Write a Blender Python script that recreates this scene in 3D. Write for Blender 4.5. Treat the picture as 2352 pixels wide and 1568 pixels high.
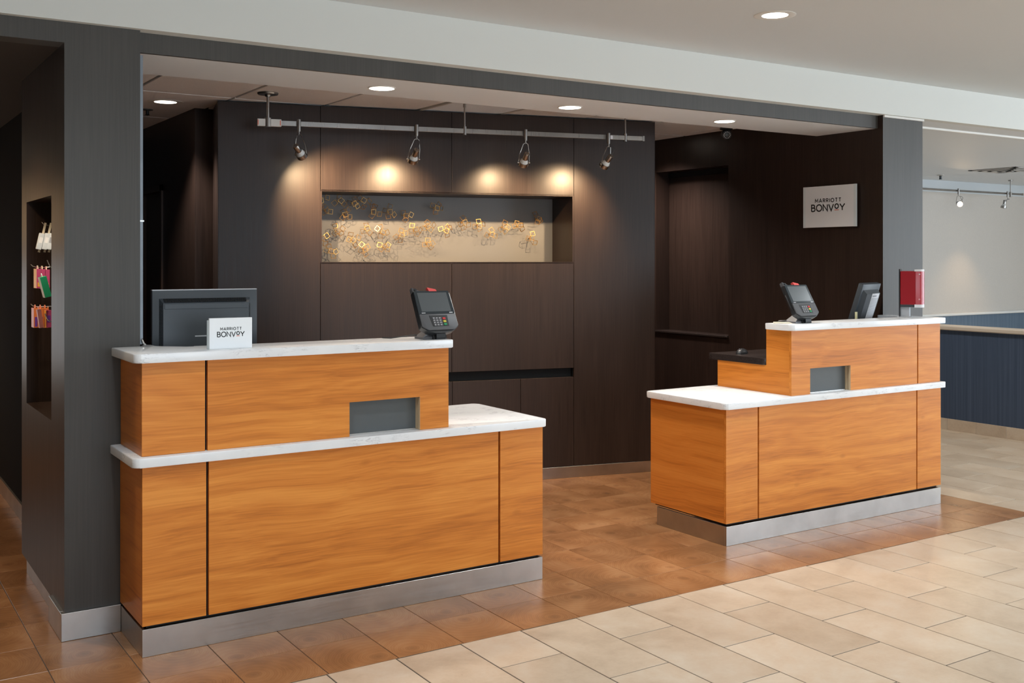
import bpy, bmesh, math, random
from mathutils import Vector, Matrix, Euler

# ------------------------------------------------------------------ scene, camera, light
S = bpy.context.scene
for o in list(bpy.data.objects):
    bpy.data.objects.remove(o)
C = S.collection
R = math.radians
S.view_settings.view_transform = 'Standard'
S.view_settings.look = 'None'
S.view_settings.gamma = 1.0
S.view_settings.exposure = 0.0
S.view_settings.use_curve_mapping = False

F_PX, HORIZON, EYE = 2440.0, 597.0, 1.6          # focal length and horizon in photo pixels, eye height
TH = math.atan((4951.3 - 1176.0) / F_PX)          # world X axis lies this far right of the view direction
cam = bpy.data.cameras.new('camera')
cam.sensor_fit = 'HORIZONTAL'
cam.sensor_width = 36.0
cam.lens = 36.0 * F_PX / 2352.0
cam.shift_y = -(784.0 - HORIZON) / 2352.0
cam.clip_start = 0.05
cam.clip_end = 200.0
camo = bpy.data.objects.new('camera', cam)
C.objects.link(camo)
camo.location = (0, 0, EYE)
camo.rotation_euler = (R(90), 0, TH - R(90))
S.camera = camo

FX, FY = math.cos(TH), math.sin(TH)
def ray(px, py):
    u = (px - 1176.0) / F_PX
    return FX + u * FY, FY - u * FX, (HORIZON - py) / F_PX
def P(px, py, x=None, y=None, z=None):
    d = ray(px, py)
    t = x / d[0] if x is not None else (y / d[1] if y is not None else (z - EYE) / d[2])
    return Vector((t * d[0], t * d[1], EYE + t * d[2]))
def Q(p):
    w = p[0] * FX + p[1] * FY
    return 1176 + F_PX * (p[0] * FY - p[1] * FX) / w, HORIZON - F_PX * (p[2] - EYE) / w, w

W = bpy.data.worlds.new('World')
S.world = W
W.use_nodes = True
bgn = W.node_tree.nodes['Background']
bgn.inputs[0].default_value = (0.80, 0.88, 1.0, 1)
bgn.inputs[1].default_value = 1.0

def area_light(name, loc, size, power, color, rot):
    L = bpy.data.lights.new(name, 'AREA')
    L.shape = 'RECTANGLE'
    L.size, L.size_y = size
    L.energy = power
    L.color = color
    o = bpy.data.objects.new(name, L)
    o.location = loc
    o.rotation_euler = rot
    C.objects.link(o)
    return o
# daylight coming in through the lobby's windows: two in the front wall behind the camera, two in the right wall
DAY = (0.80, 0.93, 1.06)
WIN = [(0.2, 3.2), (9.0, 12.5)]          # openings in the front wall (x range)
WINR = [(-3.2, 0.2), (0.9, 4.2)]         # openings in the right wall (y range)
for (a, b), pw in zip(WIN, (80, 230)):
    area_light('window_daylight', ((a + b) / 2, -3.93, 1.45), (b - a - 0.1, 2.3), pw, DAY, (R(90), 0, 0))
for (a, b), pw in zip(WINR, (165, 165)):
    area_light('window_daylight', (15.93, (a + b) / 2, 1.45), (b - a - 0.1, 2.3), pw, DAY, (R(90), 0, R(90)))

area_light('window_daylight', (-0.30, 9.55, 1.12), (1.2, 0.9), 2.2, (1.0, 0.93, 0.80), (R(-90), 0, 0))      # glazed door at the end of the left corridor

# ------------------------------------------------------------------ helpers
MAT = {}
def new_mat(name):
    m = bpy.data.materials.new(name)
    m.use_nodes = True
    MAT[name] = m
    nt = m.node_tree
    return m, nt, nt.nodes['Principled BSDF']
def plain(name, col, rough=0.5, metal=0.0, spec=0.5, emit=None, estr=0.0, noise=0.0, nscale=20.0):
    m, nt, b = new_mat(name)
    b.inputs['Base Color'].default_value = (*col, 1)
    b.inputs['Roughness'].default_value = rough
    b.inputs['Metallic'].default_value = metal
    b.inputs['Specular IOR Level'].default_value = spec
    if emit:
        b.inputs['Emission Color'].default_value = (*emit, 1)
        b.inputs['Emission Strength'].default_value = estr
    if noise > 0:
        tc = nt.nodes.new('ShaderNodeTexCoord')
        n = nt.nodes.new('ShaderNodeTexNoise')
        n.inputs['Scale'].default_value = nscale
        n.inputs['Detail'].default_value = 4
        nt.links.new(tc.outputs['Object'], n.inputs['Vector'])
        r = nt.nodes.new('ShaderNodeValToRGB')
        r.color_ramp.elements[0].color = (*[c * (1 - noise) for c in col], 1)
        r.color_ramp.elements[1].color = (*[min(1, c * (1 + noise)) for c in col], 1)
        r.color_ramp.elements[0].position = 0.3
        r.color_ramp.elements[1].position = 0.7
        nt.links.new(n.outputs['Fac'], r.inputs['Fac'])
        nt.links.new(r.outputs['Color'], b.inputs['Base Color'])
    return m
class N:
    """small node-graph helper"""
    def __init__(s, nt): s.nt = nt
    def add(s, t, **kw):
        n = s.nt.nodes.new(t)
        for k, v in kw.items(): setattr(n, k, v)
        return n
    def link(s, a, b): s.nt.links.new(a, b)
    def math(s, op, a, b=None, clamp=False):
        n = s.add('ShaderNodeMath', operation=op, use_clamp=clamp)
        for i, v in enumerate((a, b)):
            if v is None: continue
            if isinstance(v, (int, float)): n.inputs[i].default_value = v
            else: s.link(v, n.inputs[i])
        return n.outputs[0]
    def mapping(s, vec, scale, loc=None, rot=None):
        n = s.add('ShaderNodeMapping')
        n.inputs['Scale'].default_value = scale
        if rot: n.inputs['Rotation'].default_value = rot
        s.link(vec, n.inputs['Vector'])
        if loc is not None:
            if isinstance(loc, tuple): n.inputs['Location'].default_value = loc
            else: s.link(loc, n.inputs['Location'])
        return n.outputs[0]
    def noise(s, vec, scale, detail=3, dist=0.0, rough=0.5):
        n = s.add('ShaderNodeTexNoise')
        n.inputs['Scale'].default_value = scale
        n.inputs['Detail'].default_value = detail
        n.inputs['Distortion'].default_value = dist
        n.inputs['Roughness'].default_value = rough
        s.link(vec, n.inputs['Vector'])
        return n.outputs['Fac']
    def ramp(s, fac, stops):
        n = s.add('ShaderNodeValToRGB')
        e = n.color_ramp.elements
        e[0].position, e[0].color = stops[0][0], (*stops[0][1], 1)
        e[1].position, e[1].color = stops[-1][0], (*stops[-1][1], 1)
        for p, c in stops[1:-1]:
            k = e.new(p)
            k.color = (*c, 1)
        s.link(fac, n.inputs['Fac'])
        return n.outputs['Color']
    def mix(s, fac, a, b, mode='MIX'):
        n = s.add('ShaderNodeMix', data_type='RGBA', blend_type=mode)
        for i, v in ((0, fac), (6, a), (7, b)):
            if isinstance(v, (int, float)): n.inputs[i].default_value = v
            elif isinstance(v, tuple): n.inputs[i].default_value = (*v, 1)
            else: s.link(v, n.inputs[i])
        return n.outputs[2]
    def bump(s, height, strength, dist, bsdf):
        n = s.add('ShaderNodeBump')
        n.inputs['Strength'].default_value = strength
        n.inputs['Distance'].default_value = dist
        s.link(height, n.inputs['Height'])
        s.link(n.outputs['Normal'], bsdf.inputs['Normal'])

def wood(name, axis, light=(0.80, 0.305, 0.056), mid=(0.66, 0.218, 0.034), dark=(0.44, 0.130, 0.019), rough=0.32):
    """orange veneer; the grain runs along the given axis"""
    m, nt, b = new_mat(name)
    g = N(nt)
    tc0 = g.add('ShaderNodeTexCoord').outputs['Object']
    oi = g.add('ShaderNodeObjectInfo').outputs['Random']
    cb = g.add('ShaderNodeCombineXYZ')
    # let the grain wander a little
    wn = g.add('ShaderNodeTexNoise')
    wn.inputs['Scale'].default_value = 1.9
    wn.inputs['Detail'].default_value = 1.5
    g.link(tc0, wn.inputs['Vector'])
    wv = g.add('ShaderNodeVectorMath', operation='MULTIPLY_ADD')
    g.link(wn.outputs['Color'], wv.inputs[0])
    wv.inputs[1].default_value = (0.055, 0.055, 0.055)
    g.link(tc0, wv.inputs[2])
    tc = wv.outputs[0]
    g.link(g.math('MULTIPLY', oi, 17.0), cb.inputs[0])
    g.link(g.math('MULTIPLY', oi, 31.0), cb.inputs[1])
    g.link(g.math('MULTIPLY', oi, 47.0), cb.inputs[2])
    sc = [3.0, 3.0, 3.0]
    sc['xyz'.index(axis)] = 0.42
    v = g.mapping(tc, tuple(sc), loc=cb.outputs[0])
    n1 = g.noise(v, 1.0, 2.0, 0.55)
    ring = g.math('SINE', g.math('MULTIPLY', n1, 90.0))
    ring = g.math('MULTIPLY_ADD', ring, 0.5)
    nt.nodes[-1].inputs[2].default_value = 0.5
    sf = [160.0] * 3
    sf['xyz'.index(axis)] = 3.0
    fib = g.noise(g.mapping(tc, tuple(sf)), 1.0, 3.0)
    sb = [15.0] * 3
    sb['xyz'.index(axis)] = 0.5
    band = g.noise(g.mapping(tc, tuple(sb), loc=cb.outputs[0]), 1.0, 4.0, 0.8)
    fac = g.math('ADD', g.math('MULTIPLY', ring, 0.075), g.math('MULTIPLY', band, 0.86))
    fac = g.math('ADD', fac, g.math('MULTIPLY', g.math('SUBTRACT', fib, 0.5), 0.50))
    col = g.ramp(fac, [(0.16, dark), (0.42, mid), (0.68, light)])
    # small knots
    sk = [5.0] * 3
    sk['xyz'.index(axis)] = 2.6
    vo = g.add('ShaderNodeTexVoronoi')
    vo.inputs['Scale'].default_value = 1.0
    g.link(g.mapping(tc, tuple(sk), loc=cb.outputs[0]), vo.inputs['Vector'])
    kn = g.ramp(vo.outputs['Distance'], [(0.0, (1, 1, 1)), (0.05, (0.5, 0.5, 0.5)), (0.09, (0, 0, 0))])
    col = g.mix(g.math('MULTIPLY', kn, 0.55), col, dark)
    g.link(col, b.inputs['Base Color'])
    b.inputs['Roughness'].default_value = rough
    b.inputs['Specular IOR Level'].default_value = 0.32
    g.bump(fib, 0.05, 0.001, b)
    return m

def veneer(name, col, rough, grain='z', amt=0.35, spec=0.5):
    """dark stained veneer with a fine straight grain"""
    m, nt, b = new_mat(name)
    g = N(nt)
    tc = g.add('ShaderNodeTexCoord').outputs['Object']
    s1 = [140.0] * 3
    s1['xyz'.index(grain)] = 3.0
    f1 = g.noise(g.mapping(tc, tuple(s1)), 1.0, 3.0)
    s2 = [7.0] * 3
    s2['xyz'.index(grain)] = 0.7
    f2 = g.noise(g.mapping(tc, tuple(s2)), 1.0, 3.0, 0.5)
    f = g.math('ADD', g.math('MULTIPLY', f1, 0.6), g.math('MULTIPLY', f2, 0.4))
    lo = tuple(c * (1 - amt) for c in col)
    hi = tuple(c * (1 + amt) for c in col)
    g.link(g.ramp(f, [(0.3, lo), (0.7, hi)]), b.inputs['Base Color'])
    g.link(g.math('MULTIPLY_ADD', f1, 0.12), b.inputs['Roughness'])
    nt.nodes[-1].inputs[2].default_value = rough - 0.06
    b.inputs['Specular IOR Level'].default_value = spec
    g.bump(f1, 0.12, 0.001, b)
    return m

def steel(name, col=(0.52, 0.51, 0.49), rough=0.34, axis='x'):
    m, nt, b = new_mat(name)
    g = N(nt)
    tc = g.add('ShaderNodeTexCoord').outputs['Object']
    s1 = [260.0] * 3
    s1['xyz'.index(axis)] = 4.0
    f1 = g.noise(g.mapping(tc, tuple(s1)), 1.0, 3.0)
    f2 = g.noise(g.mapping(tc, (6, 6, 6)), 1.0, 4.0, 0.3)
    g.link(g.ramp(f2, [(0.3, tuple(c * 0.86 for c in col)), (0.7, tuple(c * 1.06 for c in col))]), b.inputs['Base Color'])
    g.link(g.math('MULTIPLY_ADD', f1, 0.16), b.inputs['Roughness'])
    nt.nodes[-1].inputs[2].default_value = rough - 0.08
    b.inputs['Metallic'].default_value = 1.0
    g.bump(f1, 0.05, 0.0005, b)
    return m

def quartz():
    m, nt, b = new_mat('white_quartz')
    g = N(nt)
    tc = g.add('ShaderNodeTexCoord').outputs['Object']
    v1 = g.noise(g.mapping(tc, (5, 14, 30)), 1.0, 8.0, 2.0, 0.65)
    vein = g.ramp(g.math('ABSOLUTE', g.math('SUBTRACT', v1, 0.53)), [(0.0, (1, 1, 1)), (0.012, (0.35,) * 3), (0.03, (0, 0, 0))])
    msk = g.ramp(g.noise(g.mapping(tc, (9, 9, 12)), 1.0, 3.0), [(0.52, (0, 0, 0)), (0.68, (1, 1, 1))])
    cl = g.ramp(g.noise(g.mapping(tc, (7, 7, 7)), 1.0, 5.0), [(0.3, (0.82, 0.84, 0.86)), (0.7, (0.90, 0.91, 0.91))])
    col = g.mix(g.math('MULTIPLY', vein, msk), cl, (0.42, 0.42, 0.44))
    g.link(col, b.inputs['Base Color'])
    b.inputs['Roughness'].default_value = 0.16
    return m

def beige_tile_mat():
    m, nt, b = new_mat('beige_stone_tile')
    g = N(nt)
    geo = g.add('ShaderNodeNewGeometry').outputs['Position']
    oi = g.add('ShaderNodeObjectInfo').outputs['Random']
    cb = g.add('ShaderNodeCombineXYZ')
    for i, k in enumerate((13.0, 29.0, 7.0)): g.link(g.math('MULTIPLY', oi, k), cb.inputs[i])
    v = g.mapping(geo, (1, 1, 1), loc=cb.outputs[0])
    n1 = g.noise(v, 3.2, 5.0, 0.6)
    n2 = g.noise(v, 14.0, 5.0, 0.4, 0.7)
    n3 = g.noise(v, 60.0, 3.0)
    f = g.math('ADD', g.math('MULTIPLY', n1, 0.6), g.math('ADD', g.math('MULTIPLY', n2, 0.3), g.math('MULTIPLY', n3, 0.1)))
    col = g.ramp(f, [(0.34, (0.49, 0.375, 0.265)), (0.5, (0.60, 0.475, 0.350)), (0.66, (0.66, 0.56, 0.440))])
    tone = g.math('MULTIPLY_ADD', oi, 0.14)
    nt.nodes[-1].inputs[2].default_value = 0.90
    hs = g.add('ShaderNodeHueSaturation')
    g.link(tone, hs.inputs['Value'])
    g.link(col, hs.inputs['Color'])
    g.link(hs.outputs['Color'], b.inputs['Base Color'])
    g.link(g.math('MULTIPLY_ADD', n2, 0.2), b.inputs['Roughness'])
    nt.nodes[-1].inputs[2].default_value = 0.22
    g.bump(n3, 0.04, 0.001, b)
    return m

def wood_tile_mat():
    m, nt, b = new_mat('end_grain_wood_tile')
    g = N(nt)
    tc = g.add('ShaderNodeTexCoord').outputs['Object']
    oi = g.add('ShaderNodeObjectInfo').outputs['Random']
    # ring centre wanders from tile to tile
    cb = g.add('ShaderNodeCombineXYZ')
    g.link(g.math('MULTIPLY', g.math('SINE', g.math('MULTIPLY', oi, 613.0)), 0.10), cb.inputs[0])
    g.link(g.math('MULTIPLY', g.math('SINE', g.math('MULTIPLY', oi, 977.0)), 0.10), cb.inputs[1])
    ce = g.add('ShaderNodeVectorMath', operation='ADD')
    g.link(tc, ce.inputs[0]); g.link(cb.outputs[0], ce.inputs[1])
    off = g.add('ShaderNodeCombineXYZ')
    g.link(g.math('MULTIPLY', oi, 91.0), off.inputs[0]); g.link(g.math('MULTIPLY', oi, 37.0), off.inputs[2])
    v = g.mapping(ce.outputs[0], (1, 1, 1), loc=off.outputs[0])
    wob = g.noise(v, 9.0, 3.0, 0.3)
    ln = g.add('ShaderNodeVectorMath', operation='LENGTH')
    g.link(ce.outputs[0], ln.inputs[0])
    d = g.math('ADD', ln.outputs['Value'], g.math('MULTIPLY', g.math('SUBTRACT', wob, 0.5), 0.045))
    ring = g.math('SINE', g.math('MULTIPLY', d, 620.0))
    ring2 = g.math('SINE', g.math('MULTIPLY', d, 210.0))
    big = g.noise(v, 4.5, 3.0, 0.4)
    f = g.math('ADD', g.math('MULTIPLY', ring, 0.04), g.math('ADD', g.math('MULTIPLY', ring2, 0.03), big))
    col = g.ramp(f, [(0.22, (0.235, 0.103, 0.040)), (0.5, (0.330, 0.152, 0.062)), (0.78, (0.420, 0.215, 0.098))])
    core = g.ramp(d, [(0.0, (1, 1, 1)), (0.035, (0, 0, 0))])
    col = g.mix(g.math('MULTIPLY', core, 0.35), col, (0.10, 0.045, 0.022))
    hs = g.add('ShaderNodeHueSaturation')
    g.link(g.math('MULTIPLY_ADD', g.math('SINE', g.math('MULTIPLY', oi, 331.0)), 0.10), hs.inputs['Value'])
    for n in nt.nodes:
        if n.bl_idname == 'ShaderNodeMath' and n.operation == 'MULTIPLY_ADD': n.inputs[2].default_value = 1.0
    g.link(col, hs.inputs['Color'])
    g.link(hs.outputs['Color'], b.inputs['Base Color'])
    b.inputs['Roughness'].default_value = 0.27
    g.bump(ring, 0.02, 0.0005, b)
    return m

wood('cherry_veneer_x', 'x'); wood('cherry_veneer_y', 'y', light=(0.74, 0.270, 0.048))
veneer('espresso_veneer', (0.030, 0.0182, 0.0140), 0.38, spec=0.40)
veneer('espresso_front_lit', (0.062, 0.058, 0.052), 0.48, amt=0.2)  # same veneer as the sides; daylight sheen put into a greyer colour
veneer('espresso_door', (0.050, 0.026, 0.016), 0.36)
veneer('dark_worktop', (0.030, 0.022, 0.020), 0.22, grain='x')
steel('brushed_steel'); steel('brushed_nickel', (0.38, 0.365, 0.345), 0.30, 'z')
quartz(); beige_tile_mat(); wood_tile_mat()
steel('profile_grey', (0.20, 0.22, 0.24), 0.4, 'z')
plain('groove_black', (0.006, 0.006, 0.006), 0.7)
plain('grout', (0.085, 0.07, 0.055), 0.85)
plain('unlit_black', (0.010, 0.010, 0.011), 0.9, spec=0.1)  # darkness of the unlit opening, put into the inner corridor wall's colour
plain('white_paint', (0.74, 0.755, 0.72), 0.6)
plain('ceiling_paint', (0.66, 0.69, 0.695), 0.75)
plain('soffit_paint', (0.80, 0.83, 0.85), 0.65)
plain('ceiling_tile', (0.84, 0.84, 0.84), 0.85, noise=0.06, nscale=180)
plain('grid_bar', (0.66, 0.65, 0.62), 0.5)
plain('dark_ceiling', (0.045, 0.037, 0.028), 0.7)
plain('lobby_wall', (0.62, 0.58, 0.52), 0.7)
plain('far_wall', (0.60, 0.555, 0.50), 0.6, noise=0.03, nscale=90)
plain('far_frieze', (0.60, 0.64, 0.66), 0.6)
plain('frame_white', (0.80, 0.79, 0.75), 0.4)
plain('cap_beige', (0.60, 0.52, 0.43), 0.5)
plain('gold_wire', (0.78, 0.47, 0.15), 0.30, 0.9)
plain('niche_paint', (0.185, 0.183, 0.180), 0.5)
plain('black_plastic', (0.018, 0.019, 0.021), 0.38)
plain('graphite_plastic', (0.050, 0.060, 0.070), 0.40)
plain('grey_plastic', (0.085, 0.085, 0.090), 0.42)
plain('key_grey', (0.17, 0.17, 0.18), 0.5)
plain('screen_glass', (0.035, 0.045, 0.052), 0.12)
plain('slot_glass', (0.105, 0.118, 0.125), 0.22)
plain('raw_edge', (0.72, 0.54, 0.33), 0.5)
plain('sign_white', (0.90, 0.93, 0.95), 0.25)
plain('sign_edge', (0.80, 0.88, 0.90), 0.15)
plain('ink_black', (0.01, 0.012, 0.014), 0.5)
plain('ink_coral', (0.80, 0.25, 0.17), 0.5)
plain('red_tag', (0.85, 0.10, 0.09), 0.4)
plain('key_red', (0.65, 0.04, 0.04), 0.4); plain('key_yellow', (0.75, 0.62, 0.08), 0.4); plain('key_green', (0.02, 0.33, 0.13), 0.4)
plain('silver_trim', (0.72, 0.72, 0.72), 0.25, 1.0)
plain('paper_white', (0.78, 0.78, 0.80), 0.6)
plain('paper_grey', (0.30, 0.31, 0.34), 0.6)
plain('paper_yellow', (0.72, 0.66, 0.36), 0.6)
plain('dispenser_red', (0.34, 0.012, 0.022), 0.22)
plain('dispenser_front', (0.46, 0.045, 0.060), 0.25)
plain('stand_grey', (0.52, 0.54, 0.57), 0.35)
plain('bulb_white', (0.80, 0.82, 0.80), 0.35)
plain('lamp_glow', (1, 1, 1), 0.4, emit=(1.0, 0.78, 0.50), estr=25.0)
plain('lens_glow', (1, 1, 1), 0.4, emit=(1.0, 0.90, 0.76), estr=9.0)
plain('baffle', (0.55, 0.52, 0.48), 0.4)
plain('candy_orange', (0.80, 0.22, 0.06), 0.4); plain('candy_yellow', (0.85, 0.46, 0.06), 0.4)
plain('candy_magenta', (0.52, 0.07, 0.19), 0.4); plain('candy_pink', (0.78, 0.36, 0.40), 0.4)
plain('candy_green', (0.02, 0.33, 0.15), 0.35); plain('candy_purple', (0.16, 0.05, 0.35), 0.4)
plain('candy_cream', (0.82, 0.72, 0.55), 0.4); plain('clear_plastic', (0.62, 0.66, 0.70), 0.12)
plain('hook_steel', (0.6, 0.6, 0.6), 0.25, 1.0)
def wainscot(name, lo, hi, rough):
    m, nt, b = new_mat(name)
    g = N(nt)
    tc = g.add('ShaderNodeTexCoord').outputs['Object']
    f = g.noise(g.mapping(tc, (75, 75, 0.6)), 1.0, 4.0, 0.0, 0.7)
    g.link(g.ramp(f, [(0.35, lo), (0.7, hi)]), b.inputs['Base Color'])
    b.inputs['Roughness'].default_value = rough
wainscot('navy_wallpaper', (0.036, 0.058, 0.100), (0.070, 0.100, 0.160), 0.55)
wainscot('blue_wallpaper', (0.085, 0.130, 0.185), (0.145, 0.200, 0.260), 0.5)

def wm(o):
    return (wm(o.parent) @ o.matrix_basis) if o.parent else o.matrix_basis.copy()
def tag(o, label=None, cat=None, group=None, kind=None):
    if label: o['label'] = label
    if cat: o['category'] = cat
    if group: o['group'] = group
    if kind: o['kind'] = kind
    return o
def thing(name, label, cat, loc=(0, 0, 0), rotz=0.0, group=None, rot=None):
    o = bpy.data.objects.new(name, None)
    C.objects.link(o)
    o.empty_display_size = 0.05
    o.location = loc
    o.rotation_euler = rot if rot else (0, 0, rotz)
    return tag(o, label, cat, group)
def mk(name, bm, mat, parent=None, local=False, smooth=False):
    """link a bmesh as one object; world coordinates unless local=True"""
    bm.normal_update()
    bmesh.ops.recalc_face_normals(bm, faces=bm.faces)
    if parent is not None and not local:
        bm.transform(wm(parent).inverted())
    me = bpy.data.meshes.new(name)
    bm.to_mesh(me)
    bm.free()
    if smooth:
        for p in me.polygons: p.use_smooth = True
        try: me.set_sharp_from_angle(angle=R(35))
        except Exception: pass
    for mn in (mat if isinstance(mat, (list, tuple)) else [mat]):
        me.materials.append(MAT[mn])
    o = bpy.data.objects.new(name, me)
    C.objects.link(o)
    o.parent = parent
    return o
def struct(name, bm, mat, parent=None):
    o = mk(name, bm, mat, parent)
    if parent is None: o['kind'] = 'structure'
    return o
def B(): return bmesh.new()
def box(bm, x0, x1, y0, y1, z0, z1, bev=0.0, seg=1, mi=0):
    vs = [bm.verts.new((x, y, z)) for x in (x0, x1) for y in (y0, y1) for z in (z0, z1)]
    fs = []
    for q in ((0, 1, 3, 2), (4, 6, 7, 5), (0, 4, 5, 1), (2, 3, 7, 6), (0, 2, 6, 4), (1, 5, 7, 3)):
        f = bm.faces.new([vs[i] for i in q])
        f.material_index = mi
        fs.append(f)
    if bev > 0:
        es = list({e for f in fs for e in f.edges})
        bmesh.ops.bevel(bm, geom=es, offset=bev, segments=seg, affect='EDGES', profile=0.5)
    return bm
def bx(*a, **k): return box(B(), *a, **k)
def boxes(lst, bev=0.0):
    bm = B()
    for a in lst: box(bm, *a, bev=bev)
    return bm
def prism(pts, a0, a1, axis='z', bm=None, bev=0.0, seg=2, mi=0):
    """extrude a polygon: axis z -> (x,y), axis y -> (x,z), axis x -> (y,z)"""
    bm = bm or B()
    def v(p, a):
        return (p[0], p[1], a) if axis == 'z' else ((p[0], a, p[1]) if axis == 'y' else (a, p[0], p[1]))
    lo = [bm.verts.new(v(p, a0)) for p in pts]
    hi = [bm.verts.new(v(p, a1)) for p in pts]
    fs = [bm.faces.new(lo), bm.faces.new(hi)]
    caps = list(fs)
    n = len(pts)
    for i in range(n):
        fs.append(bm.faces.new((lo[i], lo[(i + 1) % n], hi[(i + 1) % n], hi[i])))
    for f in fs: f.material_index = mi
    if bev > 0:
        es = list({e for f in caps for e in f.edges})
        bmesh.ops.bevel(bm, geom=es, offset=bev, segments=seg, affect='EDGES', profile=0.5)
    return bm
def rounded(pts, rad, n=5):
    """round the corners of a polygon; rad is one radius per corner"""
    out = []
    m = len(pts)
    for i in range(m):
        p, a, b = Vector(pts[i]), Vector(pts[i - 1]), Vector(pts[(i + 1) % m])
        r = rad[i] if isinstance(rad, (list, tuple)) else rad
        if r <= 0:
            out.append(tuple(p)); continue
        u, w = (a - p).normalized(), (b - p).normalized()
        ang = math.acos(max(-1, min(1, u.dot(w))))
        d = r / math.tan(ang / 2)
        s, e = p + u * d, p + w * d
        c = p + (u + w).normalized() * (r / math.sin(ang / 2))
        a0 = math.atan2(s.y - c.y, s.x - c.x); a1 = math.atan2(e.y - c.y, e.x - c.x)
        da = (a1 - a0 + math.pi) % (2 * math.pi) - math.pi
        for k in range(n + 1):
            t = a0 + da * k / n
            out.append((c[0] + r * math.cos(t), c[1] + r * math.sin(t)))
    return out
def tube(path, r, bm=None, n=8, mi=0, caps=True):
    bm = bm or B()
    path = [Vector(p) for p in path]
    rings = []
    up = None
    for i, p in enumerate(path):
        t = (path[min(i + 1, len(path) - 1)] - path[max(i - 1, 0)]).normalized()
        if up is None:
            up = t.orthogonal().normalized()
        else:
            up = (up - t * up.dot(t)).normalized()
        s = t.cross(up)
        rr = r[i] if isinstance(r, (list, tuple)) else r
        rings.append([bm.verts.new(p + (up * math.cos(2 * math.pi * k / n) + s * math.sin(2 * math.pi * k / n)) * rr) for k in range(n)])
    for a, b in zip(rings, rings[1:]):
        for k in range(n):
            f = bm.faces.new((a[k], a[(k + 1) % n], b[(k + 1) % n], b[k]))
            f.material_index = mi
    if caps:
        for c in (rings[0], rings[-1]):
            bm.faces.new(c).material_index = mi
    return bm
def lathe(prof, bm=None, n=24, mat4=None, mi=0):
    """revolve (r, z) profile about local z"""
    bm = bm or B()
    M = mat4 or Matrix.Identity(4)
    rings = []
    for r, z in prof:
        if r < 1e-6: rings.append([bm.verts.new(M @ Vector((0, 0, z)))])
        else: rings.append([bm.verts.new(M @ Vector((r * math.cos(2 * math.pi * k / n), r * math.sin(2 * math.pi * k / n), z))) for k in range(n)])
    for a, b in zip(rings, rings[1:]):
        for k in range(n):
            k2 = (k + 1) % n
            if len(a) == 1 and len(b) == 1: continue
            if len(a) == 1: f = bm.faces.new((a[0], b[k], b[k2]))
            elif len(b) == 1: f = bm.faces.new((a[k], a[k2], b[0]))
            else: f = bm.faces.new((a[k], a[k2], b[k2], b[k]))
            f.material_index = mi
    return bm
def dup(root, loc=None, rot=None, label=None, group=None):
    r = root.copy()
    C.objects.link(r)
    if loc is not None: r.location = loc
    if rot is not None: r.rotation_euler = rot
    if label: r['label'] = label
    if group: r['group'] = group
    for ch in list(root.children):
        c = ch.copy()
        C.objects.link(c)
        c.parent = r
        for gch in list(ch.children):
            d = gch.copy()
            C.objects.link(d)
            d.parent = c
    return r
def spot(name, loc, target, power, angle, blend, color, size=0.03, parent=None):
    L = bpy.data.lights.new(name, 'SPOT')
    L.energy = power
    L.spot_size = R(angle)
    L.spot_blend = blend
    L.color = color
    L.shadow_soft_size = size
    o = bpy.data.objects.new(name, L)
    C.objects.link(o)
    M = Matrix.Translation(loc) @ (Vector(target) - Vector(loc)).to_track_quat('-Z', 'Y').to_matrix().to_4x4()
    if parent is not None:
        o.parent = parent
        M = wm(parent).inverted() @ M
    o.matrix_basis = M
    return o
WARM = (1.0, 0.69, 0.39)
LOBBY = 96.0
random.seed(7)

# ------------------------------------------------------------------ setting: floor
fl = struct('floor', bx(-5.2, 16.2, -4.2, 10.2, -0.14, -0.0025), 'grout')
TX, TPX, TPY = 2.522, 0.2985, 0.62              # beige tiles: running bond, long side front to back
WX, WPX, WY, WPY = 1.032, 0.302, 3.838, 0.3085  # wood tiles: square grid
X_SPLIT, Y_SPLIT = TX + 13 * TPX, 3.838
tiles = []
def tile_bm(w, d):
    return bx(-w / 2, w / 2, -d / 2, d / 2, -0.012, 0, bev=0.0012)
tmesh = {}
def tile_mesh(w, d, mat, nm):
    k = (round(w, 3), round(d, 3), mat)
    if k not in tmesh:
        bm = tile_bm(w, d)
        me = bpy.data.meshes.new(nm)
        bm.to_mesh(me); bm.free()
        me.materials.append(MAT[mat])
        tmesh[k] = me
    return tmesh[k]
G = 0.0055
beige, woodt = [], []
for j in range(-24, 46):
    x0 = TX + j * TPX
    off = 3.525 if j % 2 else 3.214
    for m in range(-12, 12):
        y1 = off + m * TPY + (0 if False else 0)
        y0 = y1 - TPY
        if x0 < X_SPLIT - 0.01:
            y1 = min(y1, Y_SPLIT)
        if y1 - y0 < 0.05 or y0 < -4 or y1 > 10: continue
        beige.append((x0 + TPX / 2, (y0 + y1) / 2, TPX - G, y1 - y0 - G))
for i in range(-14, 20):
    for m in range(0, 20):
        x0, x1 = WX + i * WPX, WX + (i + 1) * WPX
        if x0 > X_SPLIT - 0.05: continue
        x1 = min(x1, X_SPLIT)
        if i == 17: x1 = X_SPLIT
        y0 = WY + m * WPY
        woodt.append(((x0 + x1) / 2, y0 + WPY / 2, x1 - x0 - 0.003, WPY - 0.003))
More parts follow.
